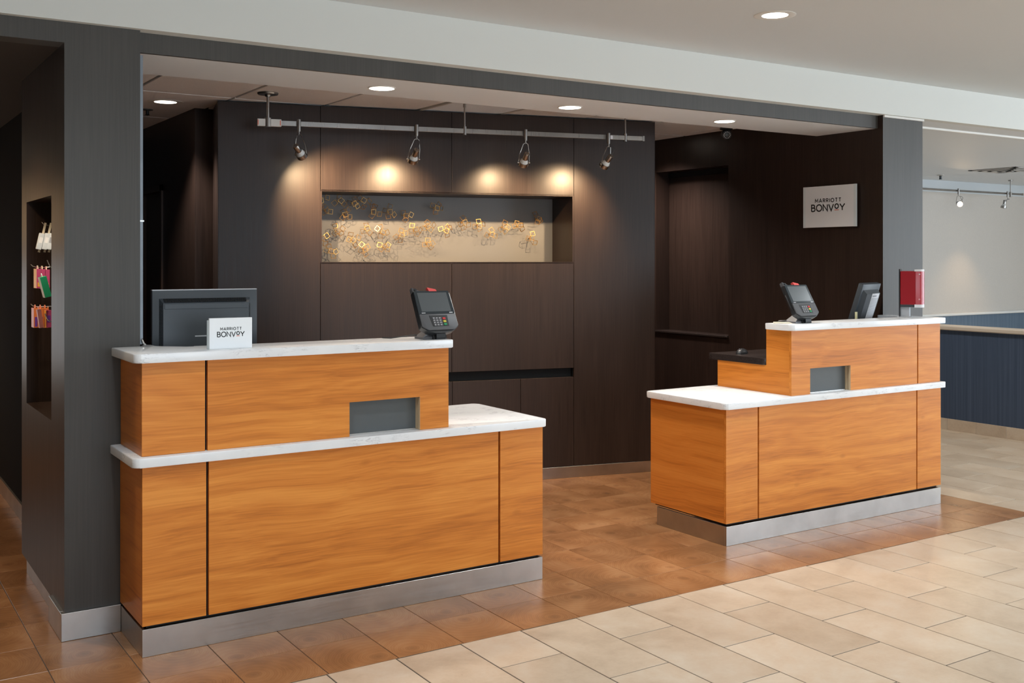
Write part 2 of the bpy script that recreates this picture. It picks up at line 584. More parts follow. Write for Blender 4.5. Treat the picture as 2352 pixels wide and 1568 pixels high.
def place_tiles(lst, nm, mat, limit):
    scored = []
    for t in lst:
        px, py, w = Q((t[0], t[1], 0))
        vis = w > 0.8 and -160 < px < 2500 and py < 1690
        if nm == 'wood_tile' and t[0] > 6.4: vis = False
        # floor under the desks and behind the walls never shows
        x, y = t[0], t[1]
        if 1.2 < x < 2.9 and 4.6 < y < 5.0: vis = False
        if 4.4 < x < 6.05 and 4.5 < y < 4.9: vis = False
        if y > 6.5 and 1.1 < x < 8.8: vis = False
        if 6.15 < x < 6.55 and y > 4.9: vis = False
        if y > 7.4: vis = False
        scored.append((-(t[2] * t[3]) / max(w, 0.3) ** 3 if vis else 0, t))
    scored.sort(key=lambda a: a[0])
    rest = B()
    for k, (s, t) in enumerate(scored):
        if s < 0 and k < limit:
            o = bpy.data.objects.new(nm, tile_mesh(t[2], t[3], mat, nm))
            C.objects.link(o)
            o.location = (t[0], t[1], random.uniform(-0.0004, 0.0))
            o.parent = fl
        else:
            box(rest, t[0] - t[2] / 2, t[0] + t[2] / 2, t[1] - t[3] / 2, t[1] + t[3] / 2, -0.012, 0)
    r = mk(nm + '_field', rest, mat, fl)
    r['kind'] = 'stuff'
place_tiles(beige, 'beige_tile', 'beige_stone_tile', 290)
place_tiles(woodt, 'wood_tile', 'end_grain_wood_tile', 290)

# ------------------------------------------------------------------ setting: lobby shell
ZC = 2.843
struct('ceiling', bx(-5.0, 16.0, -4.0, 4.745, ZC, ZC + 0.15), 'ceiling_paint')
ft = struct('trim_1', bx(-5.0, 16.0, 4.745, 4.822, 2.603, ZC + 0.15), 'white_paint')    # white fascia above the counter
struct('trim_2', bx(6.58, 16.0, 4.822, 5.03, 2.603, 2.80), 'soffit_paint')
struct('trim_3', bx(6.58, 16.0, 5.03, 5.045, 2.588, 2.80, bev=0.003), 'frame_white')
struct('trim_4', bx(6.145, 6.58, 4.766, 4.7795, 2.588, 2.602), 'frame_white')
def wall_with_openings(name, lo, hi, ops, axis, p0, p1):
    parts, c = [], lo
    for a, b in ops:
        parts += [(c, a, 0, ZC), (a, b, 0, 0.25), (a, b, 2.65, ZC)]
        c = b
    parts.append((c, hi, 0, ZC))
    struct(name, boxes([(a, b, p0, p1, z0, z1) if axis == 'x' else (p0, p1, a, b, z0, z1) for a, b, z0, z1 in parts]), 'lobby_wall')
wall_with_openings('wall_front', -5.0, 16.0, WIN, 'x', -4.2, -4.0)
wall_with_openings('wall_lobby_right', -4.2, 10.0, WINR, 'y', 16.0, 16.2)
for i, (a, b) in enumerate(WIN + WINR):
    fr = [(a, a + 0.06, 0.25, 2.65), (b - 0.06, b, 0.25, 2.65), (a + 0.06, b - 0.06, 0.25, 0.31), (a + 0.06, b - 0.06, 2.59, 2.65), ((a + b) / 2 - 0.03, (a + b) / 2 + 0.03, 0.31, 2.59)]
    struct('window_%d' % (i + 1), boxes([(u, v, -4.14, -4.05, z0, z1) if i < 2 else (16.05, 16.14, u, v, z0, z1) for u, v, z0, z1 in fr]), 'frame_white')
struct('wall_lobby_left', bx(-5.2, -5.0, -4.2, 10.0, 0, ZC), 'lobby_wall')

# ------------------------------------------------------------------ setting: dark portal around the reception
XR = 6.145
ZS = 2.514            # underside of the soffit
YH = 4.822            # header face
ZT = 2.653            # tiled ceiling behind the soffit
# left pillar with the snack niche in its side
NY0, NY1, NZ0, NZ1 = 5.086, 5.78, 0.886, 1.888
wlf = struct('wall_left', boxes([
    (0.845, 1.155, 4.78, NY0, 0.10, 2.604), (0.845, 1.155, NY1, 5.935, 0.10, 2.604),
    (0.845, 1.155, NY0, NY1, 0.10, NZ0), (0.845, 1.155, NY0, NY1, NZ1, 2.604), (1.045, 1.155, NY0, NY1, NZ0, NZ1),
    (0.87, 1.155, 4.80, 5.92, 0.0, 0.10)]), ['espresso_veneer', 'espresso_front_lit'])
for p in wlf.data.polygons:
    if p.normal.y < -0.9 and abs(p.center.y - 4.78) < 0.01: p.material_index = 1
struct('wall_left_inner', bx(1.02, 1.155, 5.935, 9.6, 0, 2.80), 'unlit_black')
struct('wall_left_header', bx(-5.0, 0.845, 4.78, 4.90, 2.516, 2.604), 'espresso_front_lit')
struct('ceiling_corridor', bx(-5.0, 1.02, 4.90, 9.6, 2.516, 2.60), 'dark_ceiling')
struct('wall_corridor_end', boxes([(-5.0, -0.95, 9.6, 9.8, 0, 2.6), (0.35, 1.02, 9.6, 9.8, 0, 2.6), (-0.95, 0.35, 9.6, 9.8, 0, 0.65), (-0.95, 0.35, 9.6, 9.8, 1.6, 2.6)]), 'lobby_wall')
struct('window_5', boxes([(-0.95, -0.9, 9.66, 9.72, 0.65, 1.6), (0.30, 0.35, 9.66, 9.72, 0.65, 1.6), (-0.9, 0.30, 9.66, 9.72, 1.55, 1.6), (-0.9, 0.30, 9.66, 9.72, 0.65, 0.70)]), 'frame_white')
bp = struct('baseboard_left', boxes([(0.829, 1.07, 4.76, 4.80, 0, 0.117), (0.829, 0.87, 4.80, 5.06, 0, 0.117)], bev=0.0015), 'brushed_steel')
struct('baseboard_corridor', boxes([(1.008, 1.02, 5.935, 9.6, 0, 0.10), (0.866, 0.87, 5.06, 5.92, 0, 0.08)]), 'brushed_steel')
# header, soffit
struct('wall_header', bx(1.155, XR, YH, YH + 0.02, ZS, 2.66), 'espresso_front_lit')
struct('ceiling_soffit', bx(1.155, XR, YH + 0.02, 5.365, ZS, 2.66), 'soffit_paint')
# aluminium edge profile on the pillar
t5 = struct('trim_5', bx(1.155, 1.168, 4.785, 4.81, 1.232, 2.496), 'profile_grey')
mk('profile_joint', bx(1.1545, 1.1728, 4.7845, 4.8105, 1.768, 1.774), 'silver_trim', t5)
mk('profile_latch', tube([(1.163, 4.80, 1.262), (1.163, 4.775, 1.250), (1.168, 4.77, 1.236), (1.176, 4.772, 1.229)], 0.004), 'silver_trim', t5)

# right pillar and right wall with the closed pass-through window
WY0, WY1, WZ0, WZ1 = 6.28, 7.17, 0.982, 2.369
D = 0.15
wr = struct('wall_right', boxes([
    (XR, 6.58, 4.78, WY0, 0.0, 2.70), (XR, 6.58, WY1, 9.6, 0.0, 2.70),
    (XR, 6.58, WY0, WY1, 0.0, WZ0), (XR, 6.58, WY0, WY1, WZ1, 2.70), (XR + D + 0.03, 6.58, WY0, WY1, WZ0, WZ1)]), ['espresso_veneer', 'espresso_front_lit'])
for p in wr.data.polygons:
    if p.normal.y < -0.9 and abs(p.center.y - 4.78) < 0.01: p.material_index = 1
mk('shutter_panel', bx(XR + D, XR + D + 0.025, WY0 + 0.004, WY1 - 0.004, WZ0 + 0.002, WZ1 - 0.045), 'espresso_veneer', wr)
mk('shutter_top_band', bx(XR + D - 0.01, XR + D + 0.025, WY0 + 0.004, WY1 - 0.004, WZ1 - 0.043, WZ1 - 0.002), 'groove_black', wr)  # black band across the top of the shutter
mk('window_sill', bx(XR - 0.012, XR + D, WY0 - 0.002, WY1 + 0.01, WZ0 - 0.014, WZ0 + 0.002, bev=0.002), 'dark_worktop', wr)
struct('baseboard_right', boxes([(XR - 0.012, XR, 5.0, 9.5, 0, 0.085)]), 'brushed_steel')

# staff area: walls behind the feature wall, tiled ceiling
struct('wall_staff_back', bx(2.15, XR, 7.375, 7.5, 0, 2.70), 'espresso_veneer')
DY0, DY1, DZ1 = 8.20, 8.95, 2.175
ws = struct('wall_staff_side', boxes([(2.15, 2.30, 7.5, DY0, 0, 2.70), (2.15, 2.30, DY1, 9.6, 0, 2.70), (2.15, 2.30, DY0, DY1, DZ1, 2.70), (2.24, 2.30, DY0, DY1, 0, DZ1)]), 'espresso_veneer')
d1 = struct('door_1', bx(2.20, 2.24, DY0 + 0.05, DY1 - 0.05, 0.005, DZ1 - 0.05), 'espresso_door')
mk('door_frame', boxes([(2.135, 2.24, DY0, DY0 + 0.05, 0, DZ1), (2.135, 2.24, DY1 - 0.05, DY1, 0, DZ1), (2.135, 2.24, DY0, DY1, DZ1 - 0.05, DZ1)], bev=0.002), 'espresso_door', d1)
struct('wall_staff_end', bx(1.155, 2.15, 9.5, 9.6, 0, 2.70), 'espresso_veneer')
ct = struct('ceiling_staff', bx(1.155, XR, 5.365, 9.6, ZT + 0.012, ZT + 0.10), 'grid_bar')
gx, gp = 1.606 - 0.627, 0.627
gy, gq = 5.575 - 1.22, 1.22
for i in range(9):
    for j in range(5):
        x0, x1 = max(1.157, gx + i * gp + 0.011), min(XR - 0.002, gx + (i + 1) * gp - 0.011)
        y0, y1 = max(5.367, gy + j * gq + 0.011), min(9.48, gy + (j + 1) * gq - 0.011)
        if x1 - x0 < 0.05 or y1 - y0 < 0.05: continue
        if i == 4 and j == 1: continue
        mk('ceiling_tile', bx(x0, x1, y0, y1, ZT, ZT + 0.011, bev=0.002), 'ceiling_tile', ct)
# perforated return-air grille in place of one tile
vx0, vx1, vy0, vy1 = gx + 4 * gp + 0.012, gx + 5 * gp - 0.012, gy + gq + 0.012, gy + 2 * gq - 0.012
gr = thing('return_air_grille', 'perforated return air grille set in the tiled ceiling over the feature wall', 'air grille', ((vx0 + vx1) / 2, (vy0 + vy1) / 2, ZT))
mk('grille_frame', boxes([(vx0, vx0 + 0.02, vy0, vy1, ZT - 0.006, ZT + 0.010), (vx1 - 0.02, vx1, vy0, vy1, ZT - 0.006, ZT + 0.010), (vx0, vx1, vy0, vy0 + 0.02, ZT - 0.006, ZT + 0.010), (vx0, vx1, vy1 - 0.02, vy1, ZT - 0.006, ZT + 0.010)]), 'grid_bar', gr)
mk('grille_back', bx(vx0 + 0.02, vx1 - 0.02, vy0 + 0.02, vy1 - 0.02, ZT + 0.007, ZT + 0.0105), 'dark_ceiling', gr)
gb = B()
k = vy0 + 0.026
while k < vy1 - 0.024:
    box(gb, vx0 + 0.02, vx1 - 0.02, k, k + 0.011, ZT, ZT + 0.006); k += 0.016
o = mk('grille_louvres', gb, 'ceiling_tile', gr)
o['kind'] = 'stuff'

# ------------------------------------------------------------------ setting: feature wall (turned 13 degrees)
TB = math.atan((8000.0 - 1176.0) / F_PX) - TH
CB = P(1362, 1092.7, z=0)
MB4 = Matrix.Translation((CB.x, CB.y, 0)) @ Matrix.Rotation(-TB, 4, 'Z')   # local: x along the wall, y into the wall
def wb(s, d, z): return MB4 @ Vector((s, d, z))
fw = bpy.data.objects.new('wall_feature', None)
C.objects.link(fw)
fw.matrix_basis = MB4
fw['kind'] = 'structure'
SL, SR, ST = -2.687, 0.512, 2.645
NS0, NS1, NZB, NZT = -2.016, -0.154, 1.586, 2.067
SZ0, SZ1 = 0.741, 0.806
ND = 0.40
mk('wall_core', boxes([
    (SL + 0.004, NS0, 0.019, 0.46, 0.0845, ST), (NS1, SR - 0.004, 0.019, 0.46, 0.0845, ST),
    (NS0, NS1, 0.019, 0.46, 0.0845, SZ0 - 0.002), (NS0, NS1, 0.019, 0.46, SZ1 + 0.002, NZB - 0.012), (NS0, NS1, 0.019, 0.46, NZT + 0.012, ST), (NS0, NS1, 0.06, 0.46, SZ0 - 0.002, SZ1 + 0.002)]), 'groove_black', fw, local=True)
gsp = 0.0014
def panel(s0, s1, z0, z1, nm='veneer_panel'):
    return mk(nm, bx(s0 + gsp, s1 - gsp, 0, 0.019, z0 + gsp, z1 - gsp, bev=0.0008), 'espresso_veneer', fw, local=True)
panel(SL, NS0, 0.0845, ST)
panel(NS0, -1.089, NZT, ST); panel(-1.089, NS1, NZT, ST)
panel(NS0, -1.089, SZ1, NZB); panel(-1.089, NS1, SZ1, NZB)
panel(NS1, SR, 0.0845, ST)
for a, b in ((NS0, -1.55), (-1.55, -1.085), (-1.085, -0.571), (-0.571, NS1)):
    panel(a, b, 0.0845, SZ0, 'cabinet_door')
mk('end_panel', boxes([(SL, SL + 0.004, 0.0, 0.46, 0.0845, ST), (SR - 0.004, SR, 0.0, 0.46, 0.0845, ST)]), 'espresso_veneer', fw, local=True)
nb = boxes([(NS0, NS1, 0.0, ND, NZB - 0.012, NZB), (NS0, NS1, 0.0, ND, NZT, NZT + 0.012), (NS0 - 0.001, NS0 + 0.010, 0.0015, ND, NZB, NZT), (NS1 - 0.010, NS1 + 0.001, 0.0015, ND, NZB, NZT)])
mk('niche_lining', nb, 'espresso_veneer', fw, local=True)
mk('niche_back', bx(NS0, NS1, ND, ND + 0.02, NZB, NZT), 'niche_paint', fw, local=True)
mk('plinth', boxes([(SL, 0.418, 0.0, 0.02, 0, 0.083), (0.420, SR, 0.006, 0.02, 0, 0.083)], bev=0.001), 'brushed_steel', fw, local=True)

# ------------------------------------------------------------------ setting: corridor seen past the right pillar
XP = 8.90
pw = struct('wall_half', bx(XP, XP + 0.16, 4.4, 8.2, 0.105, 0.94), 'navy_wallpaper')
mk('wall_cap', bx(XP - 0.035, XP + 0.19, 4.38, 8.2, 0.94, 0.98, bev=0.008), 'cap_beige', pw)
for k in range(13):
    mk('skirting_tile', bx(XP - 0.010, XP, 4.4 + k * 0.2985 + 0.0015, 4.4 + (k + 1) * 0.2985 - 0.0015, 0, 0.105, bev=0.001), 'beige_stone_tile', pw)
YF = 8.75
fwl = struct('wall_far', bx(6.58, 16.0, YF, YF + 0.2, 0.86, 2.50), 'far_wall')
mk('wainscot', bx(6.58, 16.0, YF - 0.004, YF + 0.2, 0, 0.86), 'blue_wallpaper', fwl)
mk('frieze', bx(6.58, 16.0, YF - 0.006, YF + 0.2, 2.50, 2.66), 'far_frieze', fwl)
mk('chair_rail', bx(6.58, 16.0, YF - 0.045, YF, 0.855, 0.89, bev=0.008), 'frame_white', fwl)
struct('ceiling_far', bx(6.58, 16.0, 5.045, YF, 2.655, 2.80), 'soffit_paint')
struct('wall_side_far', bx(6.555, 6.58, 7.0, YF, 0, 2.66), 'far_wall')

# ------------------------------------------------------------------ reception desks
def panel_x(parent, x0, x1, y, z0, z1, mat='cherry_veneer_x', nm='front_panel'):
    return mk(nm, bx(x0, x1, y, y + 0.018, z0, z1, bev=0.0007), mat, parent)
def glass_slot(parent, x0, x1, y, z0, z1, d):
    g = mk('glass_panel', bx(x0 - 0.02, x1 + 0.002, y + d, y + d + 0.006, z0, z1 + 0.01), 'slot_glass', parent, )
    for a, b in ((0.0005, 0.0185), (0.0245, d)):
        mk('slot_jamb', bx(x1 - 0.001, x1 + 0.004, y + a, y + b, z0, z1), 'raw_edge', g)
    mk('slot_channel', bx(x0, x1, y + d - 0.012, y + d, z0, z0 + 0.005), 'silver_trim', g)
    return g
GR = 0.0055   # half width of the black reveals
# --- left desk
YL, YLU = 4.395, 4.410
dl = thing('reception_desk', 'orange cherry veneer reception desk joined to the dark pillar', 'desk', (2.05, 4.7, 0))
LX0, LX1 = 1.070, 3.024
mk('carcass', boxes([(LX0 + 0.02, LX1 - 0.02, YL + 0.02, 4.774, 0.112, 0.766), (1.165, LX1 - 0.02, 4.774, 5.02, 0.112, 0.766),
                     (LX0 + 0.02, 2.47, YLU + 0.06, 4.60, 0.807, 1.184), (LX0 + 0.02, 1.96, YLU + 0.019, YLU + 0.06, 0.807, 1.184), (2.345, 2.47, YLU + 0.019, YLU + 0.06, 0.807, 1.184),
                     (1.96, 2.345, YLU + 0.019, YLU + 0.06, 0.975, 1.184), (LX0 + 0.02, 1.15, 4.60, 4.774, 0.807, 1.184)]), 'groove_black', dl)
for a, b in ((LX0, 1.334 - GR), (1.334 + GR, 2.767 - GR), (2.767 + GR, LX1)):
    panel_x(dl, a, b, YL, 0.124, 0.766)
panel_x(dl, LX0 + 0.002, 1.3335 - GR, YLU, 0.806, 1.184)
SX0, SX1, SZT = 1.980, 2.338, 0.960
mk('front_panel', prism([(1.3335 + GR, 0.806), (SX0, 0.806), (SX0, SZT), (SX1, SZT), (SX1, 0.806), (2.4905, 0.806), (2.4905, 1.184), (1.3335 + GR, 1.184)], YLU, YLU + 0.018, 'y'), 'cherry_veneer_x', dl)
glass_slot(dl, SX0, SX1, YLU, 0.806, SZT, 0.045)
mk('side_panel', bx(LX0, LX0 + 0.018, YL + 0.018, 4.775, 0.124, 0.766), 'cherry_veneer_y', dl)
mk('side_panel', bx(LX0 + 0.002, LX0 + 0.020, YLU + 0.018, 4.775, 0.806, 1.184), 'cherry_veneer_y', dl)
mk('side_panel', bx(LX1 - 0.018, LX1, YL + 0.018, 5.02, 0.124, 0.766), 'cherry_veneer_y', dl)
mk('side_panel', bx(2.4725, 2.4905, YLU + 0.018, 4.62, 0.806, 1.184), 'cherry_veneer_y', dl)
mk('kick_plate', boxes([(LX0, LX1 - 0.001, YL, YL + 0.012, 0, 0.111), (LX0, LX0 + 0.012, YL + 0.012, 4.759, 0, 0.111), (LX1 - 0.013, LX1 - 0.001, YL + 0.012, 5.0, 0, 0.111)], bev=0.001), 'brushed_steel', dl)
ctL = tag(mk('countertop', prism(rounded([(1.03, 4.372), (3.036, 4.372), (3.036, 5.065), (1.165, 5.065), (1.165, 4.779), (1.03, 4.779)], [0.028, 0.018, 0.03, 0.01, 0, 0]), 0.767, 0.805, 'z', bev=0.004), 'white_quartz', smooth=True),
    'low white quartz countertop of the desk beside the dark pillar', 'countertop')
utL = tag(mk('transaction_counter', prism(rounded([(1.035, 4.372), (2.500, 4.372), (2.500, 4.655), (1.325, 4.655), (1.216, 4.76), (1.216, 4.855), (1.175, 4.855), (1.175, 4.779), (1.035, 4.779)], [0.028, 0.015, 0.012, 0.05, 0.05, 0.01, 0, 0, 0]), 1.186, 1.223, 'z', bev=0.004), 'white_quartz', smooth=True),
    'raised white quartz counter carrying the small white logo block', 'countertop')
swL = tag(mk('staff_worktop', bx(1.19, 2.47, 4.662, 5.20, 0.97, 1.007, bev=0.003), 'dark_worktop'), 'dark staff worktop under the monitor behind the raised counter by the pillar', 'worktop')

# --- right desk
YR, YRU = 4.335, 4.342
dr = thing('reception_desk', 'orange cherry veneer reception desk with stepped end, beside the grey pillar', 'desk', (5.2, 4.65, 0))
RX0, RX1 = 4.226, 6.158
UX0, UX1 = 4.757, 6.160
mk('carcass', boxes([(RX0 + 0.02, RX1 - 0.02, YR + 0.02, 4.774, 0.112, 0.764), (RX0 + 0.02, 6.13, 4.774, 4.96, 0.112, 0.764),
                     (UX0 + 0.02, UX1 - 0.02, YRU + 0.06, 4.52, 0.804, 1.184), (UX0 + 0.02, 4.895, YRU + 0.019, YRU + 0.06, 0.804, 1.184), (5.284, UX1 - 0.02, YRU + 0.019, YRU + 0.06, 0.804, 1.184),
                     (4.895, 5.284, YRU + 0.019, YRU + 0.06, 0.972, 1.184), (UX0 + 0.02, 6.13, 4.52, 4.94, 0.804, 0.965)]), 'groove_black', dr)
for a, b in ((RX0, 4.479 - GR), (4.479 + GR, 5.910 - GR), (5.910 + GR, RX1)):
    panel_x(dr, a, b, YR, 0.124, 0.764)
panel_x(dr, 5.928 + GR, UX1, YRU, 0.803, 1.184)
TX0, TX1, TZT = 4.917, 5.278, 0.9555
mk('front_panel', prism([(UX0, 0.803), (TX0, 0.803), (TX0, TZT), (TX1, TZT), (TX1, 0.803), (5.928 - GR, 0.803), (5.928 - GR, 1.184), (UX0, 1.184)], YRU, YRU + 0.018, 'y'), 'cherry_veneer_x', dr)
glass_slot(dr, TX0, TX1, YRU, 0.803, TZT, 0.043)
mk('side_panel', bx(RX0, RX0 + 0.018, YR + 0.018, 4.98, 0.124, 0.764), 'cherry_veneer_y', dr)
mk('side_panel', prism([(YRU + 0.018, 0.803), (4.955, 0.803), (4.955, 0.967), (4.54, 0.967), (4.54, 1.184), (YRU + 0.018, 1.184)], UX0, UX0 + 0.018, 'x'), 'cherry_veneer_y', dr)
mk('side_panel', bx(RX1 - 0.018, RX1, YR + 0.018, 4.775, 0.124, 0.764), 'cherry_veneer_y', dr)
mk('side_panel', bx(UX1 - 0.018, UX1, YRU + 0.018, 4.775, 0.803, 1.184), 'cherry_veneer_y', dr)
mk('kick_plate', boxes([(RX0 + 0.002, RX1, YR, YR + 0.012, 0, 0.108), (RX0 + 0.002, RX0 + 0.014, YR + 0.012, 4.925, 0, 0.108), (RX1 - 0.012, RX1, YR + 0.012, 4.76, 0, 0.108)], bev=0.001), 'brushed_steel', dr)
ctR = tag(mk('countertop', prism(rounded([(4.195, 4.312), (6.180, 4.312), (6.180, 4.779), (6.135, 4.779), (6.135, 5.0), (4.195, 5.0)], [0.03, 0.008, 0, 0, 0, 0.03]), 0.765, 0.802, 'z', bev=0.004), 'white_quartz', smooth=True),
    'low white quartz countertop of the desk beside the grey pillar', 'countertop')
utR = tag(mk('transaction_counter', prism(rounded([(4.728, 4.312), (6.180, 4.312), (6.180, 4.779), (6.075, 4.779), (6.05, 4.60), (5.98, 4.532), (4.728, 4.532)], [0.03, 0.008, 0, 0.02, 0.05, 0.04, 0.02]), 1.186, 1.222, 'z', bev=0.004), 'white_quartz', smooth=True),
    'raised white quartz counter carrying the red dispenser', 'countertop')
swR = tag(mk('staff_worktop', prism(rounded([(4.748, 4.545), (5.93, 4.545), (6.11, 4.80), (6.11, 5.03), (4.748, 5.03)], [0.02, 0, 0, 0, 0.01]), 0.968, 1.007, 'z', bev=0.002), 'dark_worktop', smooth=True),
    'dark staff worktop stepping out below the raised counter by the grey pillar', 'worktop')

# ------------------------------------------------------------------ logo lettering (flat stroke letters)
def glyph(ch):
    def arc(cx, cy, rx, ry, a0, a1, n=14):
        return [(cx + rx * math.cos(R(a0 + (a1 - a0) * i / n)), cy + ry * math.sin(R(a0 + (a1 - a0) * i / n))) for i in range(n + 1)]
    if ch == 'M': return [[(0, 0), (0.04, 1), (0.44, 0.30), (0.84, 1), (0.88, 0)]], 0.88
    if ch == 'A': return [[(0, 0), (0.40, 1), (0.80, 0)], [(0.14, 0.30), (0.66, 0.30)]], 0.80
    if ch == 'R': return [[(0, 0), (0, 1), (0.30, 1)] + arc(0.32, 0.74, 0.26, 0.26, 90, -90) + [(0, 0.48)], [(0.30, 0.48), (0.60, 0)]], 0.60
    if ch == 'I': return [[(0, 0), (0, 1)]], 0.0
    if ch == 'O': return [arc(0.46, 0.5, 0.46, 0.50, 0, 360, 28)], 0.92
    if ch == 'T': return [[(0, 1), (0.66, 1)], [(0.33, 1), (0.33, 0)]], 0.66
    if ch == 'B': return [[(0, 0), (0, 1), (0.28, 1)] + arc(0.30, 0.77, 0.23, 0.23, 90, -90) + [(0, 0.54)], [(0.30, 0.54)] + arc(0.33, 0.27, 0.27, 0.27, 90, -90) + [(0, 0)]], 0.60
    if ch == 'N': return [[(0, 0), (0, 1), (0.72, 0), (0.72, 1)]], 0.72
    if ch == 'V': return [[(0, 1), (0.40, 0), (0.80, 1)]], 0.80
    if ch == 'Y': return [[(0, 1), (0.40, 0.45), (0.80, 1)], [(0.40, 0.45), (0.40, 0)]], 0.80
    if ch == 'o': return [arc(0.29, 0.66, 0.29, 0.34, 0, 360, 24)], 0.58
def ribbon(bm, pts, w, y0, y1):
    closed = (Vector(pts[0]) - Vector(pts[-1])).length < 1e-6
    n = len(pts)
    L = []
    for i in range(n):
        p = Vector(pts[i])
        a = Vector(pts[i - 1]) if i > 0 else (Vector(pts[-2]) if closed else None)
        b = Vector(pts[i + 1]) if i < n - 1 else (Vector(pts[1]) if closed else None)
        d1 = (p - a).normalized() if a is not None else None
        d2 = (b - p).normalized() if b is not None else None
        d1 = d1 or d2; d2 = d2 or d1
        t = (d1 + d2)
        t = t.normalized() if t.length > 1e-4 else d1
        nn = Vector((-t.y, t.x))
        c = max(0.45, nn.dot(Vector((-d1.y, d1.x))))
        L.append((p + nn * w / 2 / c, p - nn * w / 2 / c))
    vs = [[bm.verts.new((q.x, y, q.y)) for q in l for y in (y0, y1)] for l in L]
    for a, b in zip(vs, vs[1:]):
        bm.faces.new((a[0], b[0], b[2], a[2])); bm.faces.new((a[1], a[3], b[3], b[1]))
        bm.faces.new((a[0], a[1], b[1], b[0])); bm.faces.new((a[2], b[2], b[3], a[3]))
    for e in ((vs[0], vs[-1]) if not closed else ()):
        bm.faces.new((e[0], e[2], e[3], e[1]))
def word(bm, txt, x0, x1, z0, hgt, stroke, gap, y0, y1):
    """fit a word between x0 and x1 (letter spacing from gap), stroke in metres"""
    tot = sum(glyph(c)[1] for c in txt) + gap * (len(txt) - 1)
    k = (x1 - x0) / tot
    x = x0
    pos = {}
    for i, c in enumerate(txt):
        st, w = glyph(c)
        for s in st:
            ribbon(bm, [(x + a * k, z0 + b * hgt) for a, b in s], stroke, y0, y1)
        pos[i] = (x, x + w * k)
        x += (w + gap) * k
    return pos
def logo(parent, w, h, y, cx=0.0):
    """print on a board of width w and height h (local: x right, z up from the board's foot), facing -y"""
    y0, y1 = y - 0.0006, y
    bm = B()
    word(bm, 'MARRIOTT', cx - 0.255 * w, cx + 0.235 * w, 0.635 * h - 0.03 * h, 0.085 * h, 0.0120 * w, 0.42, y0, y1)
    mk('lettering', bm, 'ink_black', parent, local=True)
    bm = B()
    pos = word(bm, 'BONVoY', cx - 0.325 * w, cx + 0.305 * w, 0.395 * h, 0.155 * h, 0.0190 * w, 0.24, y0, y1)
    mk('lettering', bm, 'ink_black', parent, local=True)
    a, b = pos[4]
    mk('underline', bx(a - 0.008 * w, b + 0.008 * w, y0, y1, 0.395 * h + 0.003 * h, 0.395 * h + 0.022 * h), 'ink_coral', parent, local=True)

# wall sign (faces the desks, on the right wall)
sy0, sy1, sz0, sz1 = 4.981, 5.462, 1.8388, 2.139
sg = thing('wall_sign', 'square-cornered white acrylic logo sign mounted on the dark wall', 'sign', (XR - 0.034, (sy0 + sy1) / 2, sz0), rot=(0, 0, R(-90)))
hw, hh = (sy1 - sy0) / 2, sz1 - sz0
mk('sign_board', bx(-hw, hw, 0, 0.012, 0, hh, bev=0.001), 'sign_white', sg, local=True)
for a in (-1, 1):
    mk('sign_edge', bx(min(a * (hw + 0.0006), a * (hw - 0.020)), max(a * (hw + 0.0006), a * (hw - 0.020)), -0.0004, 0.012, -0.0004, hh + 0.0004), 'sign_edge', sg, local=True)
for a in (-1, 1):
    for b in (0.25, 0.75):
        mk('standoff', tube([(a * hw * 0.8, 0.011, hh * b), (a * hw * 0.8, 0.0345, hh * b)], 0.008, n=12), 'silver_trim', sg, local=True)
logo(sg, 2 * hw, hh, 0.0, -0.005)
# tabletop logo block
tsx0, tsx1 = 1.357, 1.541
tg = thing('tabletop_sign', 'small white acrylic logo block standing in front of the left monitor', 'sign', ((tsx0 + tsx1) / 2, 4.445, 1.2232), R(-1.5))
w2 = (tsx1 - tsx0) / 2
mk('sign_board', bx(-w2, w2, 0, 0.014, 0.0, 0.131, bev=0.0015), 'sign_white', tg, local=True)
mk('sign_backing', bx(-w2 - 0.002, w2 - 0.006, 0.016, 0.034, 0.0, 0.122, bev=0.002), 'sign_edge', tg, local=True)
logo(tg, 2 * w2, 0.131, 0.0, 0.002)

